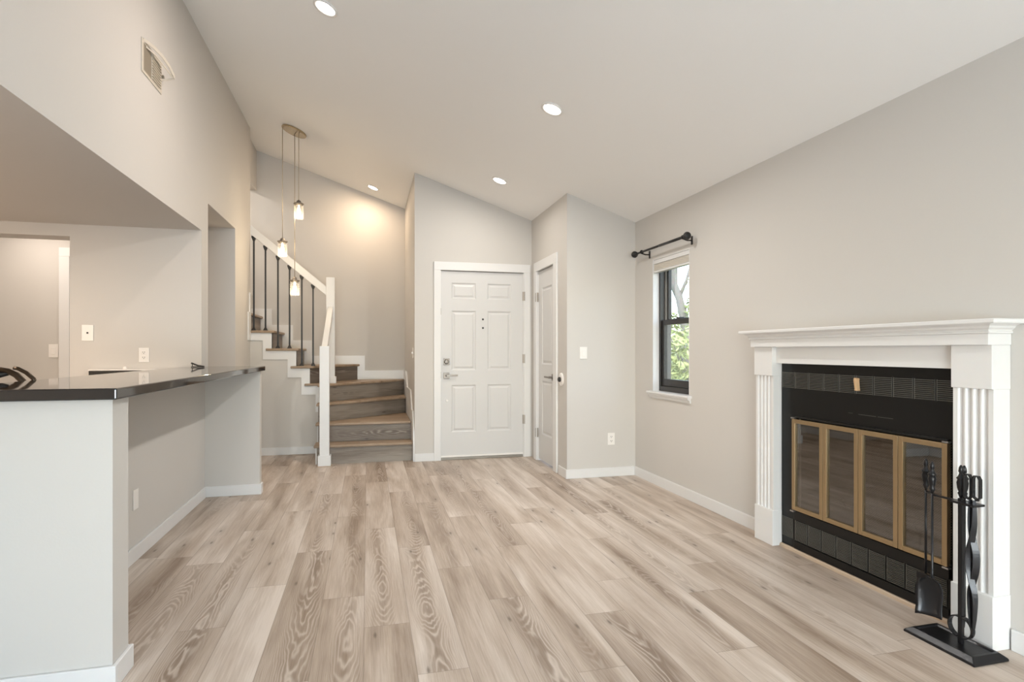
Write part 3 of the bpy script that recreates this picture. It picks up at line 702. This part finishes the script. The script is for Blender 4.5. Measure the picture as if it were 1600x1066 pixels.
bm = NB(); tube(bm, [(-1.40, 2.97, 1.02), (-1.418, 2.97, 1.065), (-1.445, 2.97, 1.092), (-1.475, 2.97, 1.110), (-1.492, 2.97, 1.114)], [0.009, 0.009, 0.0085, 0.008, 0.008], 12); tube(bm, [(-1.475, 2.98, 0.96), (-1.425, 2.975, 0.985), (-1.40, 2.97, 1.02)], 0.009, 10) if False else None
bmesh.ops.translate(bm, verts=bm.verts, vec=(-0.018, 0, 0))
link('lever', bm, M['bronze'], fc, True)
# lower kitchen worktop behind the bar
props(boxo('kitchen_worktop', -2.04, -1.407, 1.9, 4.30, 0.87, 0.90, M['granite'], bevel=0.003), 'lower black worktop hidden behind the raised bar, holding the faucet', 'worktop')
cb = thing('base_cabinet', (-1.72, 3.1, 0), 'white base cabinet run under the lower worktop behind the bar', 'cabinet')
boxo('body', -2.00, -1.407, 1.92, 4.28, 0.09, 0.869, M['trim'], cb); boxo('toe_kick', -1.95, -1.407, 1.94, 4.26, 0.0, 0.09, M['black'], cb)
# range at the kitchen back wall
rg = thing('kitchen_range', (-1.68, 4.68, 0), 'black kitchen range with a low white edged backguard against the kitchen wall', 'range')
boxo('body', -2.03, -1.44, 4.36, 4.985, 0.02, 0.90, M['range'], rg, bevel=0.004)
boxo('backguard', -2.03, -1.44, 4.925, 4.985, 0.901, 1.038, M['range'], rg, bevel=0.003)
props(boxo('backguard_trim', -2.032, -1.438, 4.922, 4.990, 1.038, 1.047, M['plate'], rg, bevel=0.002), 'white top edge')
bm = NB(); lathe(bm, [(0.013, 0.0), (0.013, 0.012), (0.008, 0.02), (0.0, 0.021)], (-1.80, 4.955, 1.047), 'z', 12); props(link('vent_knob', bm, M['plate'], rg), 'small white knob')

# ------------------------------------------------------------------ switches, outlets
def plate(name, c, wd, ht, axis, label, cat, kind, group=None):
    """axis: which way it faces: '-y' (towards the camera), '+x' or '-x'"""
    o = thing(name, c, label, cat, group)
    def bx(bm, a0, a1, z0, z1, d0, d1):
        if axis == '-y': box(bm, c[0]+a0, c[0]+a1, c[1]-d1, c[1]-d0, c[2]+z0, c[2]+z1)
        elif axis == '+x': box(bm, c[0]+d0, c[0]+d1, c[1]+a0, c[1]+a1, c[2]+z0, c[2]+z1)
        else: box(bm, c[0]-d1, c[0]-d0, c[1]+a0, c[1]+a1, c[2]+z0, c[2]+z1)
    bm = NB(); bx(bm, -wd/2, wd/2, -ht/2, ht/2, 0.0, 0.006); link('cover_plate', bm, M['plate'], o, bevel=0.0025)
    if kind == 'outlet':
        for s in (-1, 1):
            bm = NB(); zc = s*0.020; bx(bm, -0.017, 0.017, zc-0.014, zc+0.014, 0.006, 0.0085); r = link('receptacle', bm, M['plate'], o, bevel=0.002)
            bm = NB(); bx(bm, -0.008, -0.005, zc-0.002, zc+0.008, 0.0085, 0.009); bx(bm, 0.005, 0.008, zc-0.002, zc+0.008, 0.0085, 0.009); bx(bm, -0.0025, 0.0025, zc-0.010, zc-0.005, 0.0085, 0.009)
            link('slot', bm, M['slot'], r)
    elif kind == 'rocker':
        bm = NB(); bx(bm, -0.016, 0.016, -0.033, 0.033, 0.006, 0.010); link('rocker', bm, M['plate'], o, bevel=0.002)
    elif kind == 'toggle':
        bm = NB(); bx(bm, -0.005, 0.005, -0.012, 0.012, 0.006, 0.018); link('toggle', bm, M['plate'], o, bevel=0.002)
    elif kind == 'jack':
        bm = NB(); bx(bm, -0.006, 0.006, -0.006, 0.006, 0.006, 0.011); link('jack', bm, M['slot'], o, bevel=0.002)
    return o
plate('jack_plate', (-2.065, 5.0, 1.325), 0.078, 0.122, '-y', 'white wall plate with one dark jack in the middle, on the kitchen wall', 'wall plate', 'jack')
plate('outlet', (-1.685, 5.0, 1.155), 0.072, 0.112, '-y', 'white outlet above the range on the kitchen wall, mirrored in the bar top', 'outlet', 'outlet')
plate('light_switch', (-2.832, 6.19, 1.187), 0.078, 0.122, '-y', 'white switch on the hall wall beside the door casing, far left', 'switch', 'rocker')
plate('light_switch', (1.957, YC, 1.168), 0.072, 0.112, '-y', 'white rocker switch on the closet wall at shoulder height', 'switch', 'rocker')
plate('outlet', (2.236, YC, 0.355), 0.072, 0.112, '-y', 'white outlet low on the closet wall near the right corner', 'outlet', 'outlet')
plate('cover_plate', (-1.279, 3.66, 0.345), 0.072, 0.115, '+x', 'blank white plate low in the recess under the bar', 'wall plate', 'blank')
plate('light_switch', (XS, 6.35, 1.165), 0.072, 0.115, '-x', 'white toggle switch beside the stairs, left of the front door', 'switch', 'toggle')
# door bumper on the closet side wall
o = thing('wall_bumper', (XC, 5.14, 0.915), 'round white wall bumper with a dark centre beside the closet door', 'door stop')
bm = NB(); lathe(bm, [(0.062, 0.0), (0.062, -0.008), (0.050, -0.014), (0.0, -0.014)], (XC, 5.14, 0.915), 'x', 24); link('disc', bm, M['plate'], o)
bm = NB(); lathe(bm, [(0.022, -0.014), (0.024, -0.028), (0.016, -0.036), (0.0, -0.036)], (XC, 5.14, 0.915), 'x', 20); props(link('bumper_centre', bm, M['slot'], o), 'black centre')

# ------------------------------------------------------------------ open wall vent high on the left
v = thing('wall_vent', (XL, 3.91, 2.83), 'open wall vent with its cover flap hanging loose, high on the left wall', 'vent')
y0, y1, z0, z1 = 3.765, 4.065, 2.838, 3.010
bm = NB()
box(bm, XL, XL+0.006, y0-0.015, y0+0.012, z0-0.012, z1+0.014); box(bm, XL, XL+0.006, y1-0.012, y1+0.015, z0-0.012, z1+0.014)
box(bm, XL, XL+0.006, y0+0.012, y1-0.012, z0-0.012, z0+0.006); box(bm, XL, XL+0.006, y0+0.012, y1-0.012, z1-0.006, z1+0.014)
link('frame', bm, M['vinylgap'], v, bevel=0.002)
bm = NB(); box(bm, XL+0.0003, XL+0.003, y0+0.012, 3.905, z0+0.006, z1-0.006)
props(link('duct_opening', bm, M['duct'], v), 'dark duct opening')
bm = NB()
box(bm, XL+0.0003, XL+0.005, 3.905, y1-0.012, z0+0.006, z1-0.006)
for i in range(9):
    z = z0+0.012+i*0.017; box(bm, XL+0.005, XL+0.014, 3.908, y1-0.014, z, z+0.004)
link('slats', bm, M['vinylgap'], v)
bm = NB()
top = [(XL+0.004, y0+0.01, z1+0.010), (XL+0.030, 3.86, z1+0.012), (XL+0.052, 3.94, z1+0.002), (XL+0.066, 4.02, z1-0.020), (XL+0.078, 4.085, z1-0.060)]
strap(bm, top, 0.020, 0.003, (0.2, 0.1, 1))
strap(bm, [(XL+0.078, 4.085, z1-0.070), (XL+0.03, 4.08, z1-0.085), (XL+0.004, 4.07, z1-0.090)], 0.012, 0.003, (0, 0.2, 1))
strap(bm, [(XL+0.004, y0+0.05, z1-0.012), (XL+0.026, 3.90, z1-0.014), (XL+0.040, 3.99, z1-0.030), (XL+0.07, 4.08, z1-0.064)], 0.010, 0.003, (0.2, 0.1, 1))
link('cover_flap', bm, M['vinylgap'], v)
boxo('dark_block', XL+0.0, XL+0.014, 4.082, 4.10, 2.93, 2.955, M['duct'], v)  # dark block that stands in for a small square hole

# ------------------------------------------------------------------ recessed lights
ANG = math.atan(K)
def on_ceiling_disc(bm, c, prof, seg=32):
    rot = Matrix.Rotation(ANG, 4, 'Y'); lathe(bm, prof, (0, 0, 0), 'z', seg)
    for vtx in bm.verts: vtx.co = rot @ vtx.co + Vector(c)
RLAB = ['recessed round ceiling light nearest the camera, cut by the top of the frame', 'recessed round ceiling light in the middle of the sloping ceiling', 'recessed round ceiling light in front of the front door', 'recessed round ceiling light over the stairwell']
for (x, y, pw, col, wd), lab in zip([(-0.254, 3.76, 7.6, (1.0, 0.83, 0.72), 0.2), (1.227, 3.707, 24, (1.0, 0.97, 0.92), 0.2), (1.244, 5.374, 6, NEUT, 0.2), (0.07, 7.354, 7.0, (1.0, 0.74, 0.50), 0.2)], RLAB):
    z = ceilz(x)
    o = thing('recessed_light', (x, y, z), lab, 'ceiling light', 'recessed ceiling lights')
    bm = NB(); on_ceiling_disc(bm, (x, y, z), [(0.078, 0.0), (0.078, -0.006), (0.064, -0.009), (0.060, -0.004), (0.060, 0.0)]); link('trim_ring', bm, M['plate'], o, True)
    bm = NB(); on_ceiling_disc(bm, (x, y, z), [(0.0, -0.005), (0.060, -0.004)]); link('lens', bm, M['lens'], o)
    L_ = area('recessed_lamp', (x-0.01, y, z-0.03), (0, 0, 0), 0.11, 0.11, pw, col, 'DISK', 180)
    L_.rotation_euler = (0, ANG, 0)

# ------------------------------------------------------------------ pendant light
pc = (-0.748, 6.40)
pl = thing('pendant_light', (pc[0], pc[1], ceilz(pc[0])), 'three jar pendant light on a round champagne canopy beside the stairs', 'pendant light')
bm = NB(); on_ceiling_disc(bm, (pc[0], pc[1], ceilz(pc[0])), [(0.128, 0.0), (0.128, -0.016), (0.122, -0.020), (0.0, -0.020)], 40); link('canopy', bm, M['champagne'], pl, bevel=0.0)
for (x, y, zt) in [(-0.866, 6.40, 2.378), (-0.748, 6.43, 1.975), (-0.700, 6.36, 2.776)]:
    bm = NB(); lathe(bm, [(0.0, 0.0), (0.006, 0.0), (0.022, -0.012), (0.024, -0.030), (0.026, -0.034), (0.052, -0.036), (0.052, -0.044), (0.040, -0.046), (0.040, -0.058), (0.0, -0.058)], (x, y, zt), 'z', 24)
    cap = link('jar_cap', bm, M['nickel'], pl, True)
    bm = NB(); tube(bm, [(x, y, zt-0.002), (x, y, ceilz(x)-0.018)], 0.0034, 8); link('cord', bm, M['cord'], cap, True)
    bm = NB(); lathe(bm, [(0.038, -0.050), (0.047, -0.062), (0.048, -0.075), (0.048, -0.185), (0.044, -0.198), (0.0, -0.200)], (x, y, zt), 'z', 28); link('glass_jar', bm, M['jar'], cap, True)
    bm = NB(); lathe(bm, [(0.0, -0.150), (0.010, -0.148), (0.017, -0.135), (0.018, -0.120), (0.012, -0.095), (0.008, -0.075), (0.008, -0.060)], (x, y, zt), 'z', 18); link('bulb', bm, M['bulb'], cap, True)
    d = bpy.data.lights.new('pendant_lamp', 'POINT'); d.energy = 2.0; d.color = (1.0, 0.78, 0.52); d.shadow_soft_size = 0.02
    lo = bpy.data.objects.new('pendant_lamp', d); COL.objects.link(lo); lo.location = (x, y, zt-0.172)

# ------------------------------------------------------------------ fireplace mantel
mn = thing('fireplace_mantel', (2.42, 2.42, 0), 'white wooden fireplace mantel with fluted legs and crown moulding on the right wall', 'mantel')
ya, yb = 1.712, 3.129
def rings_box(bm, steps):
    """stacked rectangular rings (x_front, y0, y1, z), backed onto the wall"""
    rs = []
    for xf, a, b, z in steps:
        rs.append([bm.verts.new(p) for p in ((xf, a, z), (XR-0.0005, a, z), (XR-0.0005, b, z), (xf, b, z))])
    for i in range(len(rs)-1):
        for k in range(4): bm.faces.new((rs[i][k], rs[i][(k+1) % 4], rs[i+1][(k+1) % 4], rs[i+1][k]))
    bm.faces.new(rs[0][::-1]); bm.faces.new(rs[-1])
bm = NB(); rings_box(bm, [(2.322, 1.657, 3.195, 1.296), (2.319, 1.654, 3.198, 1.300), (2.319, 1.654, 3.198, 1.311), (2.322, 1.657, 3.195, 1.315)])
link('shelf', bm, M['trim'], mn)
def off(o, z): return (2.365-o, 1.707-o, 3.137+o, z)
bm = NB(); rings_box(bm, [off(0.0, 1.2585), off(0.007, 1.259), off(0.008, 1.266), off(0.004, 1.268), off(0.006, 1.273), off(0.014, 1.279), off(0.016, 1.282), off(0.018, 1.287), off(0.026, 1.291), off(0.034, 1.296)])
link('crown_moulding', bm, M['trim'], mn)
bm = NB(); rings_box(bm, [off(0.0, 1.213), off(0.0, 1.258)]); link('frieze', bm, M['trim'], mn)
bm = NB(); box(bm, 2.417, XR-0.0005, 1.872, 2.970, 1.113, 1.2128); link('header_panel', bm, M['trim'], mn)
for (a, b) in ((ya, 1.872), (2.970, yb)):
    # fluted shaft: profile in plan
    prof = [(XR-0.0005, a), (2.400, a)]
    n = 4; m0 = 0.016; wdt = (b-a-2*m0)/n
    for i in range(n):
        s0 = a+m0+i*wdt
        for q in range(9):
            th = PI*q/8; prof.append((2.400+0.0115*math.sin(th), s0+wdt*0.08+(wdt*0.84)*(1-math.cos(th))/2))
    prof += [(2.400, b), (XR-0.0005, b)]
    bm = NB(); prism(bm, prof, 'z', 0.215, 1.036)
    lg = link('leg', bm, M['trim'], mn)
    bm = NB(); box(bm, 2.391, XR-0.0005, a-0.004, b+0.004, 0.0, 0.215); link('plinth', bm, M['trim'], lg, bevel=0.002)
    bm = NB(); box(bm, 2.388, XR-0.0005, a-0.003, b+(0.003 if b > 2 else 0.0), 1.036, 1.2128); link('capital', bm, M['trim'], lg, bevel=0.002)

# ------------------------------------------------------------------ fireplace insert
fi = thing('fireplace_insert', (2.46, 2.42, 0), 'black metal fireplace insert with brass framed glass doors inside the white mantel', 'fireplace')
XF = 2.456
fy0, fy1, fz0, fz1 = 1.922, 2.856, 0.250, 0.790
bm = NB()
def fbox(*a): box(bm, *a)
fbox(XF, XR-0.0006, 1.877, fy0, 0.0, 1.112); fbox(XF, XR-0.0006, fy1, 2.965, 0.0, 1.112)
fbox(XF, XR-0.0006, fy0, fy1, fz1, 1.112); fbox(XF, XR-0.0006, fy0, fy1, 0.0, fz0)
link('surround', bm, M['blackpaint'], fi)
for nm, a_, b_, xo in (('kick_plate', 0.022, 0.0655, 0.012), ('ledge', 0.195, 0.244, 0.012), ('drip_edge', 0.792, 0.803, 0.018)):
    boxo(nm, XF-xo, XF, 1.925, 2.852, a_, b_, M['blackpaint'], fi, bevel=0.002)
def grille(a, b, z0, z1, n, x=XF):
    bm = NB()
    box(bm, x-0.003, x, a, a+0.0015, z0, z1); box(bm, x-0.003, x, b-0.0015, b, z0, z1)
    for i in range(n):
        z = z0+(i+0.5)*(z1-z0)/n; h = (z1-z0)/n
        prism(bm, [(x, z-h*0.05), (x-0.006, z-h*0.22), (x-0.006, z-h*0.02), (x, z+h*0.15)], 'y', a+0.0015, b-0.0015)
    link('louver_grille', bm, M['louver'], fi)
for i in range(10):
    b = 2.957-i*0.1078; grille(b-0.100, b, 0.966, 1.062, 11)
grille(2.872, 2.960, 0.070, 0.188, 14)
for i in range(9):
    b = 2.848-i*0.1020; grille(b-0.092, b, 0.070, 0.188, 14, XF-0.002)
ys = [2.856, 2.618, 2.386, 2.160, 1.922]
for i in range(4):
    a, b = ys[i+1]+0.0015, ys[i]-0.0015
    fr = 0.024
    bm = NB(); frame(bm, XF-0.024, XF-0.006, a, b, 0.252, 0.787, fr)
    dr = link('glass_door', bm, M['brass'], fi, bevel=0.002)
    bm = NB(); box(bm, XF-0.0125, XF-0.0095, a+fr, b-fr, 0.252+fr, 0.787-fr); props(link('glass', bm, M['fireglass'], dr), 'smoked glass')
for (yy, zz) in ((2.850, 0.793), (1.935, 0.793), (2.856, 0.243), (1.935, 0.246)):
    bm = NB(); box(bm, XF-0.026, XF-0.006, yy-0.018, yy+0.010, zz-0.004, zz+0.003); props(link('door_pivot', bm, M['steel'], fi), 'silver pivot clip')
# firebox
bm = NB()
X0, X1 = XR-0.0005, 2.92
def q4(*p): bm.faces.new([bm.verts.new(x) for x in p])
A0, A1, B0, B1, Z0, Z1 = 1.935, 2.842, 2.08, 2.70, 0.245, 0.795
q4((X0, A0, Z0), (X0, A1, Z0), (X1, B1, Z0), (X1, B0, Z0)); q4((X0, A0, Z1), (X1, B0, Z1), (X1, B1, Z1), (X0, A1, Z1))
q4((X0, A0, Z0), (X1, B0, Z0), (X1, B0, Z1), (X0, A0, Z1)); q4((X0, A1, Z0), (X0, A1, Z1), (X1, B1, Z1), (X1, B1, Z0)); q4((X1, B0, Z0), (X1, B1, Z0), (X1, B1, Z1), (X1, B0, Z1))
link('firebox', bm, M['soot'], fi)
bm = NB()
for i in range(7):
    y = 2.18+i*0.07; tube(bm, [(2.55, y, 0.36), (2.57, y, 0.325), (2.80, y, 0.325), (2.82, y, 0.38)], 0.007, 6)
for x in (2.60, 2.77): tube(bm, [(x, 2.16, 0.318), (x, 2.62, 0.318)], 0.007, 6)
for x in (2.60, 2.77):
    for y in (2.19, 2.59): tube(bm, [(x, y, 0.318), (x, y, 0.246)], 0.007, 6)
link('log_grate', bm, M['grate'], fi)
# fine spark screen behind the two right-hand doors
mm = bpy.data.materials.new('spark screen mesh'); mm.use_nodes = True; nt = mm.node_tree; N = nt.nodes; Lk = nt.links
b = N['Principled BSDF']; b.inputs['Base Color'].default_value = (0.25, 0.22, 0.18, 1); b.inputs['Metallic'].default_value = 0.6; b.inputs['Roughness'].default_value = 0.4
tc = N.new('ShaderNodeTexCoord'); wv = []
for rot in (R(45), R(-45)):
    mp = N.new('ShaderNodeMapping'); mp.inputs['Rotation'].default_value = (rot, 0, 0); Lk.new(tc.outputs['Object'], mp.inputs['Vector'])
    wt = N.new('ShaderNodeTexWave'); wt.bands_direction = 'Y'; wt.inputs['Scale'].default_value = 38; Lk.new(mp.outputs[0], wt.inputs['Vector']); wv.append(wt)
mx = N.new('ShaderNodeMath'); mx.operation = 'MAXIMUM'; Lk.new(wv[0].outputs['Fac'], mx.inputs[0]); Lk.new(wv[1].outputs['Fac'], mx.inputs[1])
gt = N.new('ShaderNodeMath'); gt.operation = 'GREATER_THAN'; gt.inputs[1].default_value = 0.88; Lk.new(mx.outputs[0], gt.inputs[0]); Lk.new(gt.outputs[0], b.inputs['Alpha'])
bm = NB(); box(bm, 2.500, 2.5005, 1.94, 2.40, 0.262, 0.775); props(link('spark_screen', bm, mm, fi), 'fine wire mesh')
bm = NB(); prism(bm, [(2.405, 0.985), (2.385, 0.984), (2.388, 0.992), (2.392, 1.035), (2.390, 1.047), (2.406, 1.050), (2.408, 1.035), (2.400, 0.992)], 'x', XF-0.030, XF-0.0065)
props(link('damper_lever', bm, M['tan'], fi, bevel=0.002), 'tan lever')
bm = NB()
for (a, b_, z, h) in ((2.405, 2.30, 0.860, 0.0016), (2.29, 2.205, 0.860, 0.0014), (2.47, 2.44, 0.862, 0.001)):
    box(bm, XF-0.0006, XF, b_, a, z, z+h)
props(link('scratch', bm, M['louver'], fi), 'pale scratch marks')

# ------------------------------------------------------------------ fireplace tools
px, py_ = 2.300, 1.762
ts = thing('tool_stand', (px, py_, 0), 'black iron fireplace tool stand on a heavy rectangular base', 'tool stand')
bm = NB()
def ring4(x0, x1, y0, y1, z): return [bm.verts.new(p) for p in ((x0, y0, z), (x1, y0, z), (x1, y1, z), (x0, y1, z))]
rs = [ring4(2.205, 2.380, 1.640, 1.932, 0.0), ring4(2.205, 2.380, 1.640, 1.932, 0.010), ring4(2.226, 2.360, 1.662, 1.910, 0.026), ring4(2.236, 2.350, 1.672, 1.900, 0.026), ring4(2.240, 2.346, 1.676, 1.896, 0.020)]
for i in range(4):
    for k in range(4): bm.faces.new((rs[i][k], rs[i][(k+1) % 4], rs[i+1][(k+1) % 4], rs[i+1][k]))
bm.faces.new(rs[0][::-1]); bm.faces.new(rs[-1])
link('base', bm, M['iron'], ts, bevel=0.003)
bm = NB(); box(bm, px-0.008, px+0.008, py_-0.008, py_+0.008, 0.020, 0.60); link('pole', bm, M['iron'], ts, bevel=0.002)
bm = NB()
for s in (-1, 1):
    pts = [(px, py_+s*0.006, 0.05)]
    for q in range(13):
        th = -PI/2+q*(PI*1.05)/12
        pts.append((px, py_+s*(0.010+0.036*math.cos(th)), 0.086+0.040*math.sin(th)))
    strap(bm, pts, 0.020, 0.0045, (1, 0, 0))
link('scroll_feet', bm, M['iron'], ts)
bm = NB(); strap(bm, [(px-0.002, 1.905, 0.592), (px-0.010, 1.86, 0.588), (px, py_+0.02, 0.586)], 0.016, 0.007, (1, 0, 0)); box(bm, px-0.030, px+0.030, py_-0.070, py_+0.024, 0.581, 0.590)
link('crossbar', bm, M['iron'], ts, bevel=0.002)
HP = [(r_*1.22, z_) for r_, z_ in [(0.004, 0.0), (0.0065, 0.01), (0.0095, 0.020), (0.0070, 0.026), (0.0105, 0.040), (0.0125, 0.062), (0.0100, 0.074), (0.0135, 0.080), (0.0090, 0.086), (0.0065, 0.094), (0.0050, 0.100), (0.0075, 0.106), (0.0060, 0.122), (0.0025, 0.132), (0.0, 0.133)]]
def handle(c, parent):
    bm = NB(); lathe(bm, HP, c, 'z', 16); link('handle', bm, M['iron'], parent, True)
handle((px, py_, 0.600), ts)
# shovel
sx, sy = 2.283, 1.868
o = thing('fireplace_shovel', (sx, sy, 0.10), 'black iron fireplace shovel hanging with its rounded blade facing out', 'shovel')
bm = NB(); tube(bm, [(sx, sy, 0.60), (sx, sy, 0.26), (sx-0.012, sy-0.004, 0.225)], 0.0048, 10); link('shaft', bm, M['iron'], o, True)
handle((sx, sy, 0.595), o)
bm = NB()
rows = [(0.248, 0.010, -0.014), (0.244, 0.026, -0.013), (0.232, 0.038, -0.010), (0.210, 0.046, -0.006), (0.185, 0.048, -0.006), (0.155, 0.046, -0.008), (0.125, 0.044, -0.012), (0.105, 0.046, -0.018), (0.092, 0.045, -0.024)]
gf = []
for z, hw, dx in rows:
    row = []
    for q in range(9):
        u = -1+2*q/8; curl = 0.014*(abs(u)**3)
        # blade plane faces (-x) with slight turn
        row.append((sx-0.010+(dx-curl)*0.8+0.50*u*hw, sy+0.004+(dx-curl)*0.5-0.86*u*hw, z))
    gf.append(row)
F = [[bm.verts.new(p) for p in r] for r in gf]; Bk = [[bm.verts.new((p[0]+0.003, p[1], p[2])) for p in r] for r in gf]
nr = len(gf)
for i in range(nr-1):
    for q in range(8):
        bm.faces.new((F[i][q], F[i][q+1], F[i+1][q+1], F[i+1][q])); bm.faces.new((Bk[i][q], Bk[i+1][q], Bk[i+1][q+1], Bk[i][q+1]))
    bm.faces.new((F[i][0], F[i+1][0], Bk[i+1][0], Bk[i][0])); bm.faces.new((F[i][8], Bk[i][8], Bk[i+1][8], F[i+1][8]))
for q in range(8):
    bm.faces.new((F[0][q], Bk[0][q], Bk[0][q+1], F[0][q+1])); bm.faces.new((F[-1][q], F[-1][q+1], Bk[-1][q+1], Bk[-1][q]))
link('blade', bm, M['iron'], o, True)
# brush
bx_, by_ = 2.318, 1.925
o = thing('fireplace_brush', (bx_, by_, 0.10), 'black fireplace brush hanging behind the shovel', 'brush')
bm = NB(); tube(bm, [(bx_, by_, 0.60), (bx_, by_, 0.235)], 0.0048, 10); link('shaft', bm, M['iron'], o, True)
handle((bx_, by_, 0.595), o)
bm = NB(); box(bm, bx_-0.014, bx_+0.014, by_-0.030, by_+0.034, 0.205, 0.236); link('brush_head', bm, M['iron'], o, bevel=0.004)
bm = NB()
for i in range(9):
    for j in range(4):
        xx = bx_-0.011+j*0.0073; yy = by_-0.026+i*0.007; tube(bm, [(xx, yy, 0.206), (xx+random.uniform(-.004, .004), yy+random.uniform(-.006, .006), 0.150)], [0.0035, 0.002], 5)
link('bristles', bm, M['black'], o)
# poker
kx, ky = 2.330, 1.772
o = thing('fireplace_poker', (kx, ky, 0.07), 'black iron fireplace poker hanging just behind the stand pole', 'poker')
bm = NB(); tube(bm, [(kx, ky, 0.60), (kx, ky, 0.12), (kx, ky, 0.075)], [0.005, 0.005, 0.002], 10); tube(bm, [(kx, ky, 0.17), (kx+0.004, ky+0.022, 0.15), (kx+0.004, ky+0.026, 0.115)], [0.005, 0.004, 0.002], 8); link('shaft', bm, M['iron'], o, True)
handle((kx, ky, 0.595), o)
# tongs
gx, gy = 2.292, 1.712
o = thing('fireplace_tongs', (gx, gy, 0.07), 'black iron log tongs with two loop handles, in front of the right mantel leg', 'tongs')
for s in (-1, 1):
    bm = NB()
    y_ = gy+s*0.017
    loop = [(gx-0.004*s, y_-s*0.006, 0.606), (gx, y_-0.013, 0.620), (gx, y_-0.013, 0.690), (gx, y_-0.006, 0.702), (gx, y_+0.008, 0.702), (gx, y_+0.013, 0.690), (gx, y_+0.013, 0.620), (gx-0.004*s, y_+s*0.002, 0.606)]
    strap(bm, loop, 0.016, 0.005, (1, 0, 0))
    link('handle', bm, M['iron'], o, bevel=0.001)
    bm = NB()
    pts = smooth([(gx+0.004*s, gy+s*0.010, 0.606), (gx+0.003*s, gy+s*0.010, 0.52), (gx+0.003*s, gy+s*0.002, 0.46), (gx+0.003*s, gy-s*0.011, 0.40), (gx+0.003*s, gy-s*0.011, 0.34), (gx+0.003*s, gy, 0.285), (gx+0.003*s, gy+s*0.012, 0.23), (gx+0.003*s, gy+s*0.010, 0.14), (gx+0.003*s, gy+s*0.003, 0.075)])
    ww = [0.010+0.014*math.sin(PI*min(1, q/(len(pts)-1)*1.1))**0.7 if q < len(pts)-3 else 0.006 for q in range(len(pts))]
    strap(bm, pts, ww, 0.005, (0.75, -0.6, 0))
    link('arm', bm, M['iron'], o, bevel=0.001)
